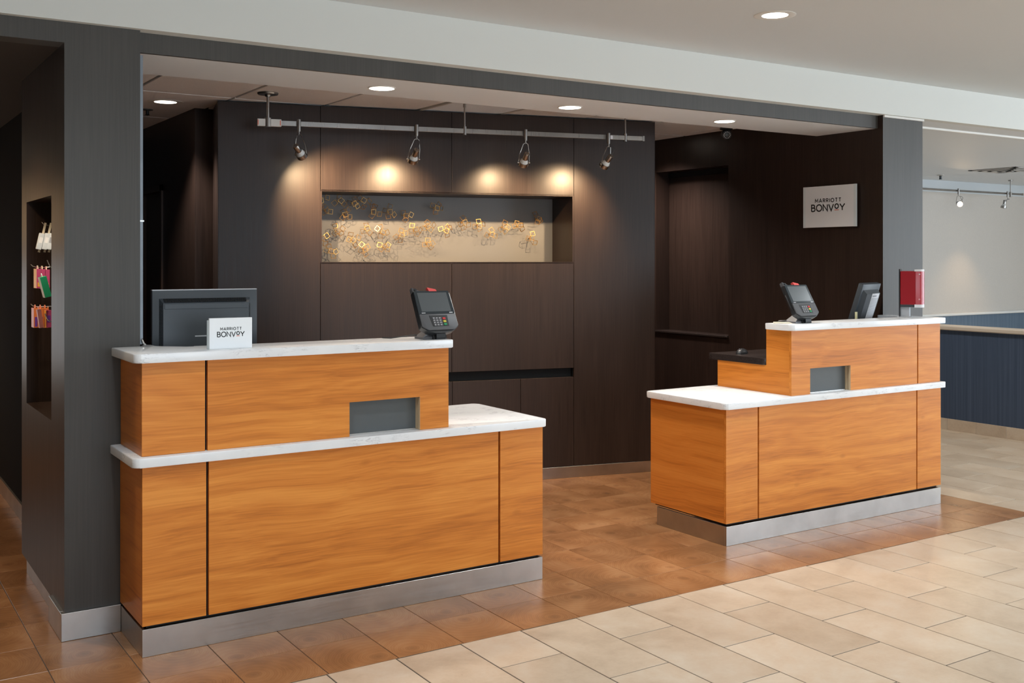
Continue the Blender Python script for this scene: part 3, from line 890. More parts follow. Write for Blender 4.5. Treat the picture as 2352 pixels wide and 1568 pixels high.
# ------------------------------------------------------------------ card terminals
def make_terminal(label, loc, mirror_strip):
    t = thing('card_terminal', label, 'card reader', loc, 0, 'card terminals on the raised counters')
    tau = R(30)
    up = Vector((0, math.sin(tau), math.cos(tau)))
    nn = Vector((0, -math.cos(tau), math.sin(tau)))
    M = Matrix(((1, 0, 0, 0), (0, nn.y, up.y, -0.046), (0, nn.z, up.z, 0.040), (0, 0, 0, 1)))  # local: x, out of the face, up the face
    def fbox(x0, x1, n0, n1, v0, v1, bev=0.0):
        bm = bx(x0, x1, n0, n1, v0, v1, bev=bev)
        bm.transform(M)
        return bm
    def fpoly(pts, n0, n1, bev=0.0):
        bm = prism(pts, n0, n1, 'y', bev=bev)
        bm.transform(M)
        return bm
    hw = 0.100
    outline = rounded([(-hw, 0.022), (-0.070, 0.0), (-0.03, -0.010), (0.03, -0.010), (0.070, 0.0), (hw, 0.022), (hw - 0.004, 0.216), (-hw + 0.004, 0.216)], [0.006, 0.02, 0.02, 0.02, 0.02, 0.006, 0.006, 0.006])
    body = mk('housing', fpoly(outline, -0.030, 0.0, bev=0.003), 'black_plastic', t, local=True, smooth=True)
    # grey lower cover around the keypad
    kp = (-0.040, 0.046, 0.012, 0.080)
    cov = B()
    lo = rounded([(-hw + 0.003, 0.024), (-0.068, 0.004), (0.068, 0.004), (hw - 0.003, 0.024), (hw - 0.004, 0.088), (-hw + 0.003, 0.088)], [0.004, 0.02, 0.02, 0.004, 0.002, 0.002])
    mk('keypad_cover', fpoly(lo, 0.0, 0.006, bev=0.002), 'grey_plastic', t, local=True, smooth=True)
    well = mk('keypad_well', fpoly([(kp[0], kp[2] + 0.01), (kp[1], kp[2] + 0.01), (kp[1] + 0.004, kp[3]), (kp[0] - 0.008, kp[3])], 0.0055, 0.0072), 'black_plastic', t, local=True)
    for r_ in range(4):
        for c_ in range(3):
            k = mk('key', fbox(-0.034 + c_ * 0.0165, -0.034 + c_ * 0.0165 + 0.0145, 0.007, 0.0095, 0.024 + r_ * 0.0118, 0.024 + r_ * 0.0118 + 0.0100, bev=0.001), 'key_grey', well, local=True)
            mk('digit', fbox(-0.030 + c_ * 0.0165, -0.0278 + c_ * 0.0165, 0.0095, 0.0098, 0.0265 + r_ * 0.0118, 0.0312 + r_ * 0.0118), 'paper_white', well, local=True)
    for r_, mt in enumerate(('key_green', 'key_yellow', 'key_red')):
        mk('key', fbox(0.0195, 0.036, 0.007, 0.010, 0.026 + r_ * 0.0155, 0.026 + r_ * 0.0155 + 0.0105, bev=0.002), mt, well, local=True)
    scr = mk('screen_bezel', fpoly(rounded([(-hw + 0.002, 0.090), (hw - 0.003, 0.090), (hw - 0.006, 0.214), (-hw + 0.005, 0.214)], 0.004), 0.0, 0.0045, bev=0.001), 'screen_glass', t, local=True)
    mk('screen', fbox(-0.080, 0.080, 0.0045, 0.0052, 0.102, 0.204), 'slot_glass', scr, local=True)
    mk('maker_mark', fbox(-0.082, -0.062, 0.0045, 0.0050, 0.0935, 0.0965), 'paper_white', scr, local=True)
    mk('maker_mark', fbox(0.068, 0.086, 0.0045, 0.0050, 0.0930, 0.0970), 'paper_white', scr, local=True)
    if mirror_strip > 0:
        mk('side_strip', fbox(hw - 0.002, hw + 0.0025, -0.010, -0.002, 0.03, 0.205), 'silver_trim', t, local=True)
    else:
        mk('side_strip', fbox(-hw - 0.0015, -hw + 0.003, -0.022, -0.017, 0.06, 0.155), 'silver_trim', t, local=True)
        mk('side_strip', fbox(hw - 0.002, hw + 0.0015, -0.008, -0.003, 0.03, 0.095), 'silver_trim', t, local=True)
    cm = mk('reader_wedge', fpoly([(-hw + 0.004, 0.214), (-0.045, 0.214), (-0.060, 0.220), (-hw + 0.004, 0.238)], -0.028, -0.004), 'grey_plastic', t, local=True)
    bm = tube([(-0.080, -0.004, 0.224), (-0.080, 0.000, 0.224)], 0.007, n=14)
    bm.transform(M)
    mk('reader_lens', bm, 'black_plastic', cm, local=True)
    mk('security_tag', fpoly([(-0.012, 0.212), (0.030, 0.212), (0.026, 0.222), (-0.018, 0.232)], -0.012, 0.0062), 'red_tag', t, local=True)
    # stand: neck, pivot brackets and wedge foot
    mk('stand_neck', prism([(0.018, 0.0), (-0.040, 0.0), (-0.046, 0.010), (-0.042, 0.031), (-0.012, 0.060), (0.016, 0.095), (0.026, 0.088)], -0.024, 0.024, 'x'), 'black_plastic', t, local=True)
    for s in (-1, 1):
        mk('stand_bracket', prism([(-0.036, 0.0), (0.045, 0.0), (0.030, 0.060), (0.0, 0.085), (-0.016, 0.05)], s * 0.032 - 0.005, s * 0.032 + 0.005, 'x'), 'black_plastic', t, local=True)
    foot = B()
    a = [(-0.085, -0.02, 0.010), (-0.085, 0.065, 0.010), (0.036, -0.03, 0.010), (0.036, 0.065, 0.010), (-0.035, -0.01, 0.045), (-0.035, 0.05, 0.045), (0.022, 0.0, 0.045), (0.022, 0.05, 0.045)]
    vs = [foot.verts.new(p) for p in a] + [foot.verts.new((p[0], p[1], 0.0003)) for p in a[:4]]
    for q in ((0, 2, 6, 4), (4, 6, 7, 5), (0, 4, 5, 1), (2, 3, 7, 6), (1, 5, 7, 3), (0, 1, 9, 8), (2, 10, 11, 3), (0, 8, 10, 2), (1, 3, 11, 9), (8, 9, 11, 10)):
        foot.faces.new([vs[i] for i in q])
    mk('stand_foot', foot, 'grey_plastic', t, local=True)
    pth = [(-0.05, 0.05, 0.012), (-0.09, 0.06, 0.018), (-0.14, 0.075, 0.012), (-0.19, 0.11, 0.0035), (-0.21, 0.16, 0.0035)]
    if mirror_strip < 0: pth = [(-0.05, 0.03, 0.010), (-0.085, 0.06, 0.014), (-0.10, 0.10, 0.010), (-0.085, 0.118, 0.0035)]
    mk('cable', tube(pth, 0.003, n=6), 'black_plastic', t, local=True, smooth=True)
    return t
make_terminal('black card terminal with keypad, on the raised counter with the logo block', (2.462, 4.475, 1.2232), 1)
make_terminal('black card terminal with keypad, on the raised counter with the red dispenser', (4.935, 4.415, 1.2222), -1)
tag(mk('pen', tube([(4.742, 4.47, 1.2278), (4.80, 4.40, 1.2278), (4.812, 4.385, 1.2255)], [0.0045, 0.0045, 0.001], n=8), 'candy_cream'), 'cream pen lying next to the card terminal on the counter with the red dispenser', 'pen')

# ------------------------------------------------------------------ monitors
def make_monitor(label, loc, rotz, tilt, w, h, papers):
    t = thing('computer_monitor', label, 'monitor', loc, rotz, 'desk monitors seen from behind')
    M = Matrix.Translation((0, 0, 0.155 if not papers else 0.135)) @ Matrix.Rotation(tilt, 4, 'X')     # panel hinge; back faces -y
    def add(nm, bm, mt, par=t, smooth=False):
        bm.transform(M)
        return mk(nm, bm, mt, par, local=True, smooth=smooth)
    add('back_shell', bx(-w / 2, w / 2, -0.012, 0.022, 0, h, bev=0.004, seg=2), 'graphite_plastic', smooth=True)
    add('screen', bx(-w / 2 + 0.015, w / 2 - 0.015, 0.022, 0.0225, 0.02, h - 0.015), 'screen_glass')
    add('top_edge', bx(-w / 2 + 0.001, w / 2 - 0.001, -0.010, 0.020, h - 0.001, h + 0.003), 'stand_grey' if not papers else 'graphite_plastic')
    # raised rear cover with sloping edges
    a0, a1, b0, b1 = -w / 2 + 0.030, w / 2 - 0.034, 0.024, h - 0.036
    s = 0.022
    bm = B()
    lo = [bm.verts.new(p) for p in ((a0, -0.011, b0), (a1, -0.011, b0), (a1, -0.011, b1), (a0, -0.011, b1))]
    hi = [bm.verts.new(p) for p in ((a0 + s * 0.6, -0.040, b0 + s * 0.5), (a1 - s * 0.6, -0.040, b0 + s * 0.5), (a1 - s * 0.6, -0.040, b1 - s), (a0 + s * 0.6, -0.040, b1 - s))]
    bm.faces.new(hi)
    for i in range(4): bm.faces.new((lo[i], lo[(i + 1) % 4], hi[(i + 1) % 4], hi[i]))
    bm.faces.new(lo)
    cov = add('rear_cover', bm, 'graphite_plastic')
    if not papers:
        vb = B()
        n = 74
        for i in range(n):                       # slots along the top slope
            x = a0 + 0.02 + (a1 - a0 - 0.045) * i / (n - 1)
            for k in range(2):
                f = 0.22 + 0.38 * k
                box(vb, x - 0.0013, x + 0.0013, -0.0405 + 0.029 * (1 - f) - 0.012, -0.0115 - 0.029 * f + 0.004, b1 - s * f - 0.004, b1 - s * f + 0.003)
        n = 34
        for i in range(n):                       # and down the two side slopes
            z = b0 + 0.02 + (b1 - b0 - 0.05) * i / (n - 1)
            for sx in (0, 1):
                for k in range(2):
                    f = 0.25 + 0.4 * k
                    xx = a0 + s * 0.6 * f if sx == 0 else a1 - s * 0.6 * f
                    box(vb, xx - 0.0025, xx + 0.0025, -0.0115 - 0.029 * f - 0.002, -0.0115 - 0.029 * f + 0.002, z - 0.0015, z + 0.0015)
        o = add('vent_slots', vb, 'groove_black', cov)
        o['kind'] = 'stuff'
        add('brand_bar', bx(-0.055, 0.09, -0.0415, -0.040, 0.092, 0.097), 'stand_grey', cov)
        add('cover_ridge', bx(a0 + 0.018, a1 - 0.02, -0.043, -0.040, b1 - 0.048, b1 - 0.025, bev=0.001), 'graphite_plastic', cov)
        add('socket_panel', bx(-0.06, 0.10, -0.045, -0.038, 0.020, 0.050), 'stand_grey', cov)
    else:
        lab = add('notice_sheet', bx(-0.03, 0.105, -0.0415, -0.040, 0.045, b1 - 0.02), 'paper_white', cov)
        lb = B()
        zz = 0.055
        while zz < b1 - 0.055:
            box(lb, -0.022, 0.098, -0.0420, -0.0415, zz, zz + 0.003); zz += 0.0085
        box(lb, -0.015, 0.06, -0.0420, -0.0415, b1 - 0.042, b1 - 0.034)
        mk_o = add('printed_lines', lb, 'paper_grey', cov)
    mk('stand_post', prism(rounded([(-0.045, 0.012), (-0.015, 0.012), (0.0, 0.24), (-0.03, 0.24)], 0.004), -0.04, 0.04, 'x'), 'graphite_plastic', t, local=True)
    mk('stand_base', prism(rounded([(-0.12, -0.10), (0.12, -0.10), (0.12, 0.09), (-0.12, 0.09)], 0.03), 0.0003, 0.014, 'z', bev=0.003), 'graphite_plastic', t, local=True)
    return t
make_monitor('dark grey monitor seen from behind, next to the small white logo block', (1.458, 4.84, 1.0073), R(-3), 0.0, 0.474, 0.302, False)
make_monitor('dark grey monitor turned sideways with a printed sheet taped on its back', (5.905, 4.80, 1.0073), R(19), R(17), 0.34, 0.31, True)
tag(mk('note_card', bx(5.70, 5.722, 4.652, 4.655, 1.0075, 1.258), 'paper_yellow'), 'narrow pale yellow card standing next to the monitor with the printed sheet', 'card')
ms = thing('computer_mouse', 'black computer mouse on the dark staff worktop at the stepped desk end', 'computer mouse', (4.875, 4.86, 1.0073), R(15))
bm = B()
bmesh.ops.create_uvsphere(bm, u_segments=20, v_segments=12, radius=1.0)
for v in bm.verts:
    v.co = Vector((v.co.x * 0.055, v.co.y * 0.032, max(v.co.z, 0) * 0.034))
mk('shell', bm, 'black_plastic', ms, local=True, smooth=True)
mk('scroll_wheel', tube([(-0.028, -0.004, 0.0275), (-0.028, 0.004, 0.0275)], 0.006, n=12), 'grey_plastic', ms, local=True)

# ------------------------------------------------------------------ red dispenser on a table stand
dp = thing('sanitizer_dispenser', 'red hand sanitizer dispenser on a grey counter stand', 'dispenser', (6.035, 4.475, 1.2222), R(-60))
mk('stand_base', bx(-0.066, 0.01, -0.045, 0.045, 0.0003, 0.005, bev=0.001), 'stand_grey', dp, local=True)
mk('stand_post', bx(-0.068, -0.060, -0.048, 0.048, 0.006, 0.318, bev=0.001), 'black_plastic', dp, local=True)
mk('stand_post', bx(-0.0595, -0.004, -0.03, 0.03, 0.005, 0.0675, bev=0.001), 'stand_grey', dp, local=True)
bod = mk('dispenser_body', bx(-0.058, 0.040, -0.055, 0.055, 0.084, 0.305, bev=0.004), 'dispenser_red', dp, local=True)
fr = prism(rounded([(0.038, -0.055), (0.078, -0.040), (0.086, 0.0), (0.078, 0.040), (0.038, 0.055)], [0, 0.03, 0.05, 0.03, 0], 6), 0.086, 0.303, 'z', bev=0.002)
mk('front_cover', fr, 'dispenser_front', dp, local=True, smooth=True)
for a, b in ((0.303, 0.316), (0.066, 0.0865)):
    mk('white_band', prism(rounded([(0.030, -0.055), (0.078, -0.040), (0.085, 0.0), (0.078, 0.040), (0.030, 0.055)], [0, 0.03, 0.05, 0.03, 0], 6), a, b, 'z'), 'paper_white', dp, local=True, smooth=True)
mk('body_foot', bx(-0.058, 0.032, -0.05, 0.05, 0.068, 0.084), 'graphite_plastic', dp, local=True)
mk('brand_mark', bx(0.056, 0.066, -0.0512, -0.0490, 0.282, 0.287), 'paper_white', dp, local=True)
mk('drop_mark', tube([(0.060, -0.0498, 0.120), (0.060, -0.0508, 0.120)], 0.006, n=12), 'candy_pink', dp, local=True)

# ------------------------------------------------------------------ recessed downlights
def downlight(label, loc, r_out, r_in, power, group, color=WARM, angle=95, blend=0.7, glow='lens_glow'):
    t = thing('recessed_downlight', label, 'ceiling light', loc, 0, group)
    mk('trim_ring', lathe([(r_in, 0.012), (r_in, -0.002), (r_out * 0.9, -0.004), (r_out, -0.0015), (r_out, 0.0)], n=40), 'frame_white', t, local=True, smooth=True)
    mk('lamp_lens', lathe([(0, 0.0015), (r_in, 0.0015), (r_in, -0.0005), (0, -0.0005)], n=40), glow, t, local=True)
    spot('downlight_beam', Vector(loc) - Vector((0, 0, 0.02)), Vector(loc) - Vector((0, 0, 2)), power, angle, blend, color, r_in, t)
    return t
GD = 'soffit downlights'
for q, lb in (((877, 202), 'round soffit downlight above the raised counter with the logo block'), ((1309, 246), 'round soffit downlight above the gap between the two desks'), ((1664, 278), 'round soffit downlight next to the black security camera')):
    p = P(*q, z=ZS)
    downlight(lb, (p.x, p.y, ZS), 0.074, 0.070, 95, GD, (1.0, 0.89, 0.78), 135, 1.0)
p = P(380, 234, z=ZT)
downlight('recessed downlight in the tiled staff ceiling', (p.x, p.y, ZT), 0.115, 0.072, 120, None, (1.0, 0.90, 0.82))
downlight('recessed downlight in the staff ceiling, hidden behind the feature wall', (5.75, 6.95, ZT), 0.115, 0.072, 190, None, (1.0, 0.86, 0.78), 130, 1.0)
p = P(1780, 35, z=ZC)
downlight('recessed downlight with wide trim in the lobby ceiling', (p.x, p.y, ZC), 0.105, 0.066, LOBBY, None, (0.90, 0.97, 1.02), 150, 1.0)

for lx, ly in ((0.9, 3.2), (2.4, 1.6), (5.6, 1.9), (7.2, 3.6), (9.6, 1.4), (-1.2, 1.2), (4.0, -0.6), (7.4, -1.2)):
    downlight('recessed downlight in the lobby ceiling away from the desks', (lx, ly, ZC), 0.105, 0.066, LOBBY, 'lobby downlights out of view', (0.90, 0.97, 1.02), 150, 1.0)

# ------------------------------------------------------------------ track lighting in front of the feature wall
RD, RZ = -0.40, 2.464
tr = thing('track_rail', 'brushed nickel track rail hanging in front of the dark feature wall', 'track rail', wb(-1.1, RD, ZT))
def rbox(s0, s1, hd, z0, z1, bev=0.0):
    bm = bx(s0, s1, RD - hd, RD + hd, z0, z1, bev=bev)
    bm.transform(MB4)
    return bm
mk('rail', rbox(-2.39, 0.215, 0.009, RZ - 0.016, RZ + 0.016, 0.001), 'brushed_nickel', tr)
mk('feed_box', rbox(-2.478, -2.330, 0.012, RZ - 0.023, RZ + 0.023, 0.002), 'frame_white', tr)
for s in (-2.474, -2.336):
    mk('feed_clip', rbox(s - 0.003, s + 0.003, 0.0128, RZ - 0.016, RZ + 0.016), 'ink_coral', tr)
mk('rail_end_cap', rbox(0.203, 0.219, 0.0105, RZ - 0.019, RZ + 0.019, 0.001), 'brushed_nickel', tr)
mk('rail_label', rbox(-0.068, -0.030, 0.0094, RZ - 0.012, RZ + 0.012), 'paper_white', tr)
def zcyl(s, z0, z1, r, n=20):
    a, b = wb(s, RD, z0), wb(s, RD, z1)
    return tube([a, b], r, n=n)
def stem(s, canopy, rs=0.006):
    mk('stem', zcyl(s, RZ, ZT - (0.007 if s == -1.118 else 0), rs), 'brushed_nickel', tr, smooth=True)
    mk('stem_collar', zcyl(s, RZ - 0.026, RZ + 0.030, 0.021 if canopy else 0.0135), 'brushed_nickel', tr, smooth=True)
    if canopy:
        p0 = wb(s, RD, ZT)
        mk('canopy', lathe([(0, 0), (0.064, 0), (0.066, -0.004), (0.062, -0.013), (0.02, -0.015), (0.016, -0.026), (0, -0.026)], mat4=Matrix.Translation(p0), n=36), 'brushed_nickel', tr, smooth=True)
    else:
        mk('stem_cap', zcyl(s, ZT - 0.03, ZT - (0.007 if s == -1.118 else 0), 0.010), 'brushed_nickel', tr, smooth=True)
stem(-2.412, True, 0.009); stem(-1.118, False); stem(0.072, False)

def make_spot(label, base, z0, head, target, power, group, yaw_extra=0.0, glow='lamp_glow', angle=106, color=WARM, loop=(0.03, 0.02)):
    """gimbal track head hanging at base from a rail at height z0; head = lamp centre, target = aim point"""
    t = thing('track_spotlight', label, 'spotlight', base, 0, group)
    head, target = Vector(head), Vector(target)
    ax = (target - head).normalized()
    Mh = Matrix.Translation(head) @ (-ax).to_track_quat('Z', 'Y').to_matrix().to_4x4()   # local +z towards the socket
    bz = base[2]
    mk('connector', tube([(base[0], base[1], z0 + 0.026), (base[0], base[1], z0 - 0.050)], 0.0125, n=18), 'brushed_nickel', t, smooth=True)
    mk('connector_tip', tube([(base[0], base[1], z0 - 0.050), (base[0], base[1], z0 - 0.072)], 0.005, n=12), 'brushed_nickel', t, smooth=True)
    piv = Vector((base[0], base[1], z0 - 0.068))
    sd = ax.cross(Vector((0, 0, 1)))
    sd = sd.normalized() if sd.length > 1e-3 else Vector((1, 0, 0))
    yk = B()
    for s in (-1, 1):
        end = head + sd * s * 0.040 - ax * 0.004
        q1 = piv + sd * s * 0.017 - Vector((0, 0, 0.006))
        q2 = q1.lerp(end, 0.5) + sd * s * 0.006
        tube([piv + Vector((0, 0, 0.004)), q1, q2, end], 0.0028, yk, n=6)
    mk('yoke', yk, 'brushed_nickel', t, smooth=True)
    ring = mk('lamp_ring', lathe([(0.030, 0.012), (0.0345, 0.012), (0.0355, -0.016), (0.0335, -0.018), (0.031, -0.014), (0.030, 0.012)], mat4=Mh, n=28), 'brushed_nickel', t, smooth=True)
    for s in (-1, 1):
        mk('thumb_screw', tube([head + sd * s * 0.034 - ax * 0.004, head + sd * s * 0.046 - ax * 0.004], 0.005, n=8), 'silver_trim', ring)
    bulb = mk('bulb', lathe([(0.0300, -0.008), (0.0300, 0.002), (0.028, 0.014), (0.021, 0.030), (0.0165, 0.040)], mat4=Mh, n=28), 'bulb_white', t, smooth=True)
    mk('bulb_face', lathe([(0, -0.010), (0.022, -0.0085), (0.0296, -0.006), (0.0296, -0.004), (0, -0.004)], mat4=Mh, n=28), glow, bulb, smooth=True)
    mk('socket', lathe([(0, 0.036), (0.0185, 0.036), (0.0190, 0.040), (0.0190, 0.086), (0.0170, 0.090), (0, 0.090)], mat4=Mh, n=24), 'brushed_nickel', t, smooth=True)
    top = Mh @ Vector((0, 0, 0.090))
    side = Vector((FY, -FX, 0))
    mid = piv.lerp(top, 0.5) + side * loop[0] + Vector((0, 0, loop[1]))
    pts = []
    for i in range(9):
        k = i / 8.0
        pts.append(piv * (1 - k) ** 2 + mid * 2 * k * (1 - k) + top * k * k)
    mk('cable', tube(pts, 0.0024, n=6), 'grey_plastic', t, smooth=True)
    spot('spot_beam', head + ax * 0.024, target, power, angle, 0.9, color, 0.010, t)
    return t
GT = 'track spotlights over the feature wall'
for s, hs, hd, hz, aim, pw, lp, lb in (
        (-2.222, -2.205, -0.395, 2.268, (-1.62, 0.30, 1.64), 88, (-0.02, 0.01), 'gimbal track spotlight next to the white feed box of the rail'),
        (-1.455, -1.475, -0.385, 2.262, (-1.56, 0.34, 1.62), 56, (0.035, 0.02), 'gimbal track spotlight between the feed box end and the middle stem of the rail'),
        (-0.690, -0.700, -0.385, 2.262, (-0.72, 0.30, 1.60), 48, (0.02, 0.01), 'gimbal track spotlight on the plain rail stretch past the middle stem'),
        (-0.068, -0.092, -0.385, 2.268, (-0.34, 0.30, 1.58), 58, (0.05, 0.02), 'gimbal track spotlight beside the small paper label on the rail')):
    base = wb(s, RD - 0.022, RZ)
    make_spot(lb, base, RZ, wb(hs, hd - 0.022, hz), wb(*aim), pw, GT, loop=lp)

# unseen lamp added behind the right pillar to brighten the corridor floor
downlight('added downlight brightening the far corridor floor, unseen behind the grey pillar', (7.7, 6.0, 2.655), 0.105, 0.066, 120, None, (1.0, 0.93, 0.85), 140, 1.0)
# far corridor track
frl = thing('track_rail', 'dark track rail under the far corridor ceiling', 'track rail', (12.0, 8.2, 2.655))
mk('rail', tube([(9.6, 8.2, 2.474), (13.43, 8.2, 2.474)], 0.013, n=10), 'brushed_nickel', frl, smooth=True)
mk('rail_end_cap', tube([(13.40, 8.2, 2.474), (13.44, 8.2, 2.474)], 0.017, n=10), 'baffle', frl, smooth=True)
mk('stem', tube([(13.13, 8.2, 2.46), (13.13, 8.2, 2.655)], 0.007, n=8), 'brushed_nickel', frl, smooth=True)
mk('stem_collar', tube([(13.13, 8.2, 2.43), (13.13, 8.2, 2.50)], 0.016, n=10), 'brushed_nickel', frl, smooth=True)
mk('stem_cap', tube([(13.13, 8.2, 2.64), (13.13, 8.2, 2.655)], 0.03, n=12), 'brushed_nickel', frl, smooth=True)
make_spot('far corridor track spotlight shining towards the desks', (11.97, 8.173, 2.474), 2.474, (11.90, 8.11, 2.30), (9.6, 5.4, 1.5), 14, 'far corridor track spotlights', loop=(0.12, 0.03), angle=80)
make_spot('far corridor track spotlight pointing straight down', (13.02, 8.173, 2.474), 2.474, (12.93, 8.173, 2.295), (12.75, 8.45, 0.6), 26, 'far corridor track spotlights', loop=(0.08, 0.0), angle=80)
# sprinkler and diffuser on the far ceiling
sp = thing('sprinkler_head', 'small sprinkler head under the far corridor ceiling', 'sprinkler', (11.60, 8.17, 2.655))
mk('escutcheon', lathe([(0, 0), (0.046, 0), (0.044, -0.008), (0.02, -0.012), (0, -0.012)], n=24), 'baffle', sp, local=True, smooth=True)
mk('nozzle', lathe([(0.010, -0.010), (0.016, -0.014), (0.014, -0.045), (0.018, -0.048), (0.018, -0.056), (0, -0.056)], n=16), 'graphite_plastic', sp, local=True, smooth=True)
df = thing('air_diffuser', 'square grey air diffuser on the far corridor ceiling', 'air diffuser', (11.60, 7.29, 2.655))
for k, (r0, zz) in enumerate(((0.30, -0.004), (0.225, -0.010), (0.15, -0.016), (0.075, -0.022))):
    mk('diffuser_cone', boxes([(-r0, r0, -r0, -r0 + 0.05, zz - 0.004, zz), (-r0, r0, r0 - 0.05, r0, zz - 0.004, zz), (-r0, -r0 + 0.05, -r0, r0, zz - 0.004, zz), (r0 - 0.05, r0, -r0, r0, zz - 0.004, zz)]), 'baffle', df, local=True)
mk('diffuser_back', bx(-0.30, 0.30, -0.30, 0.30, -0.004, 0), 'grey_plastic', df, local=True)
# staff-side sprinkler and the dome camera
sp2 = thing('sprinkler_head', 'small dark sprinkler head under the tiled staff ceiling', 'sprinkler', (1.89, 7.62, ZT))
mk('escutcheon', lathe([(0, 0), (0.040, 0), (0.038, -0.006), (0, -0.010)], n=20), 'grey_plastic', sp2, local=True, smooth=True)
mk('nozzle', lathe([(0.012, -0.008), (0.012, -0.035), (0.018, -0.04), (0, -0.044)], n=14), 'black_plastic', sp2, local=True, smooth=True)
cd = P(1668, 297, x=6.02)
dc = thing('security_camera', 'black ball security camera on the ceiling above the pass-through window', 'camera', (cd.x, cd.y, ZT))
mk('mount', lathe([(0, 0), (0.050, 0), (0.050, -0.016), (0.030, -0.022), (0, -0.022)], n=28), 'black_plastic', dc, local=True, smooth=True)
axd = (Vector((3.0, 1.0, 1.0)) - cd).normalized()
Mc = Matrix.Translation((0, 0, -0.055)) @ axd.to_track_quat('Z', 'Y').to_matrix().to_4x4()
mk('ball', lathe([(0, -0.044), (0.022, -0.038), (0.038, -0.022), (0.044, 0.0), (0.040, 0.018), (0.036, 0.028), (0.030, 0.030), (0, 0.030)], mat4=Mc, n=28), 'black_plastic', dc, local=True, smooth=True)
led = B()
for k in range(12):
    q = Mc @ Matrix.Rotation(2 * math.pi * k / 12, 4, 'Z') @ Vector((0.025, 0, 0.030))
    tube([q, q + axd * 0.002], 0.0032, led, n=8)
mk('infrared_ring', led, 'paper_white', dc, local=True)
mk('lens', lathe([(0.012, 0.030), (0.012, 0.033), (0, 0.034)], mat4=Mc, n=20), 'screen_glass', dc, local=True, smooth=True)

# ------------------------------------------------------------------ gold wire sculptures in the niche
def sq_frame(size=0.033, r=0.0017):
    bm = B()
    h = size / 2
    for a, b in (((-h, -h), (h, -h)), ((h, -h), (h, h)), ((h, h), (-h, h)), ((-h, h), (-h, -h))):
        d = Vector((b[0] - a[0], b[1] - a[1], 0)).normalized() * r
        tube([Vector((a[0], a[1], 0)) - d, Vector((b[0], b[1], 0)) + d], r, bm, n=4)
    return bm
sqme = bpy.data.meshes.new('square_frame')
b_ = sq_frame()
b_.to_mesh(sqme); b_.free()
sqme.materials.append(MAT['gold_wire'])
z1, z2 = 7.587, 7.35
CL = [(720 + a / z1, 420 + b / z1) for a, b in ((140, 235), (230, 480), (470, 310), (715, 350), (880, 250), (1055, 500), (1345, 500), (1625, 560), (2150, 430), (565, 560),
      (425, 840), (150, 975), (300, 1185), (690, 985), (935, 805), (1205, 860), (900, 1150), (1245, 1110), (1545, 910), (1790, 820), (1990, 755), (2010, 1060))]
CL += [(1020 + a / z2, 420 + b / z2) for a, b in ((45, 790), (345, 665), (600, 715), (815, 860), (1030, 745), (1285, 725), (1605, 595), (1495, 930))]
GS = 'gold wire square clusters in the niche'
for ci, (px, py) in enumerate(CL):
    rnd = random.Random(100 + ci * 7)
    # mount on the niche back; the frames stand out 8 to 13 cm from it
    d = ray(px, py)
    off = ND - 0.085
    k = ((CB.x * math.sin(TB) + CB.y * math.cos(TB)) + off) / (d[0] * math.sin(TB) + d[1] * math.cos(TB))
    cpt = MB4.inverted() @ Vector((k * d[0], k * d[1], EYE + k * d[2]))
    cs = max(NS0 + 0.05, min(NS1 - 0.06, cpt.x))
    cz = max(NZB + 0.045, min(NZT - 0.045, cpt.z))
    base = MB4 @ Vector((cs, ND - 0.0005, cz))
    t = thing('wire_sculpture', 'little cluster of open gold wire squares on stems, mounted inside the niche', 'wall ornament', base, 0, GS)
    t.rotation_euler = (0, 0, -TB)
    n = rnd.choice((4, 5, 5))
    stm = B()
    hub = Vector((0, -0.012, 0))
    tube([(0, 0, 0), hub], 0.0045, stm, n=8)
    a0 = rnd.uniform(0, 6.28)
    lean = rnd.uniform(-0.25, 0.25)
    for i in range(n):
        if i == 0: ex, ez, out = rnd.uniform(-.006, .006), rnd.uniform(-.006, .006), 0.085
        else:
            an = a0 + 2 * math.pi * i / (n - 1) + rnd.uniform(-.55, .55)
            rr = rnd.uniform(0.026, 0.044)
            ex, ez, out = math.cos(an) * rr + lean * 0.02, math.sin(an) * rr, rnd.uniform(0.055, 0.095)
        c = Vector((ex, -out, ez))
        dirv = (c - hub + Vector((rnd.uniform(-.02, .02), -0.02, rnd.uniform(-.02, .02)))).normalized()
        o = bpy.data.objects.new('square_frame', sqme)
        C.objects.link(o)
        o.parent = t
        q = dirv.to_track_quat('Z', 'Y').to_matrix().to_4x4()
        o.matrix_basis = Matrix.Translation(c) @ q @ Matrix.Rotation(rnd.uniform(0, 1.57), 4, 'Z')
        m3 = o.matrix_basis.to_3x3()
        for sx, sz in ((1, 1), (-1, -1)):
            tube([hub, c + m3 @ Vector((sx * 0.0165, sz * 0.0165, 0))], 0.0009, stm, n=4)
    mk('stem', stm, 'gold_wire', t, local=True)

# ------------------------------------------------------------------ snack and toiletry hooks in the pillar niche
PY = 5.60
ORD = ('at the tip', 'second from the tip', 'third from the tip')
hk = []
def hook(px, py, label, length=0.15, curl=0.018):
    p = P(px, py, y=PY)
    t = thing('display_hook', label, 'hook', (1.045, PY, p.z))
    x0 = p.x
    mk('peg', tube([(1.0445, PY, p.z - 0.004), (x0 + 0.03, PY, p.z - 0.006), (x0 + 0.008, PY, p.z), (x0, PY, p.z + curl * 0.5)], 0.0028, n=8), 'hook_steel', t, smooth=True)
    mk('peg_ball', lathe([(0, -0.004), (0.004, 0), (0, 0.004)], mat4=Matrix.Translation((x0, PY, p.z + curl * 0.5)), n=10), 'hook_steel', t, smooth=True)
    return p
hook(96, 514, 'steel hook holding the clear toiletry packs')
hook(71, 611, 'steel hook holding the magenta boxes')
hook(71, 702, 'steel hook holding the orange boxes')
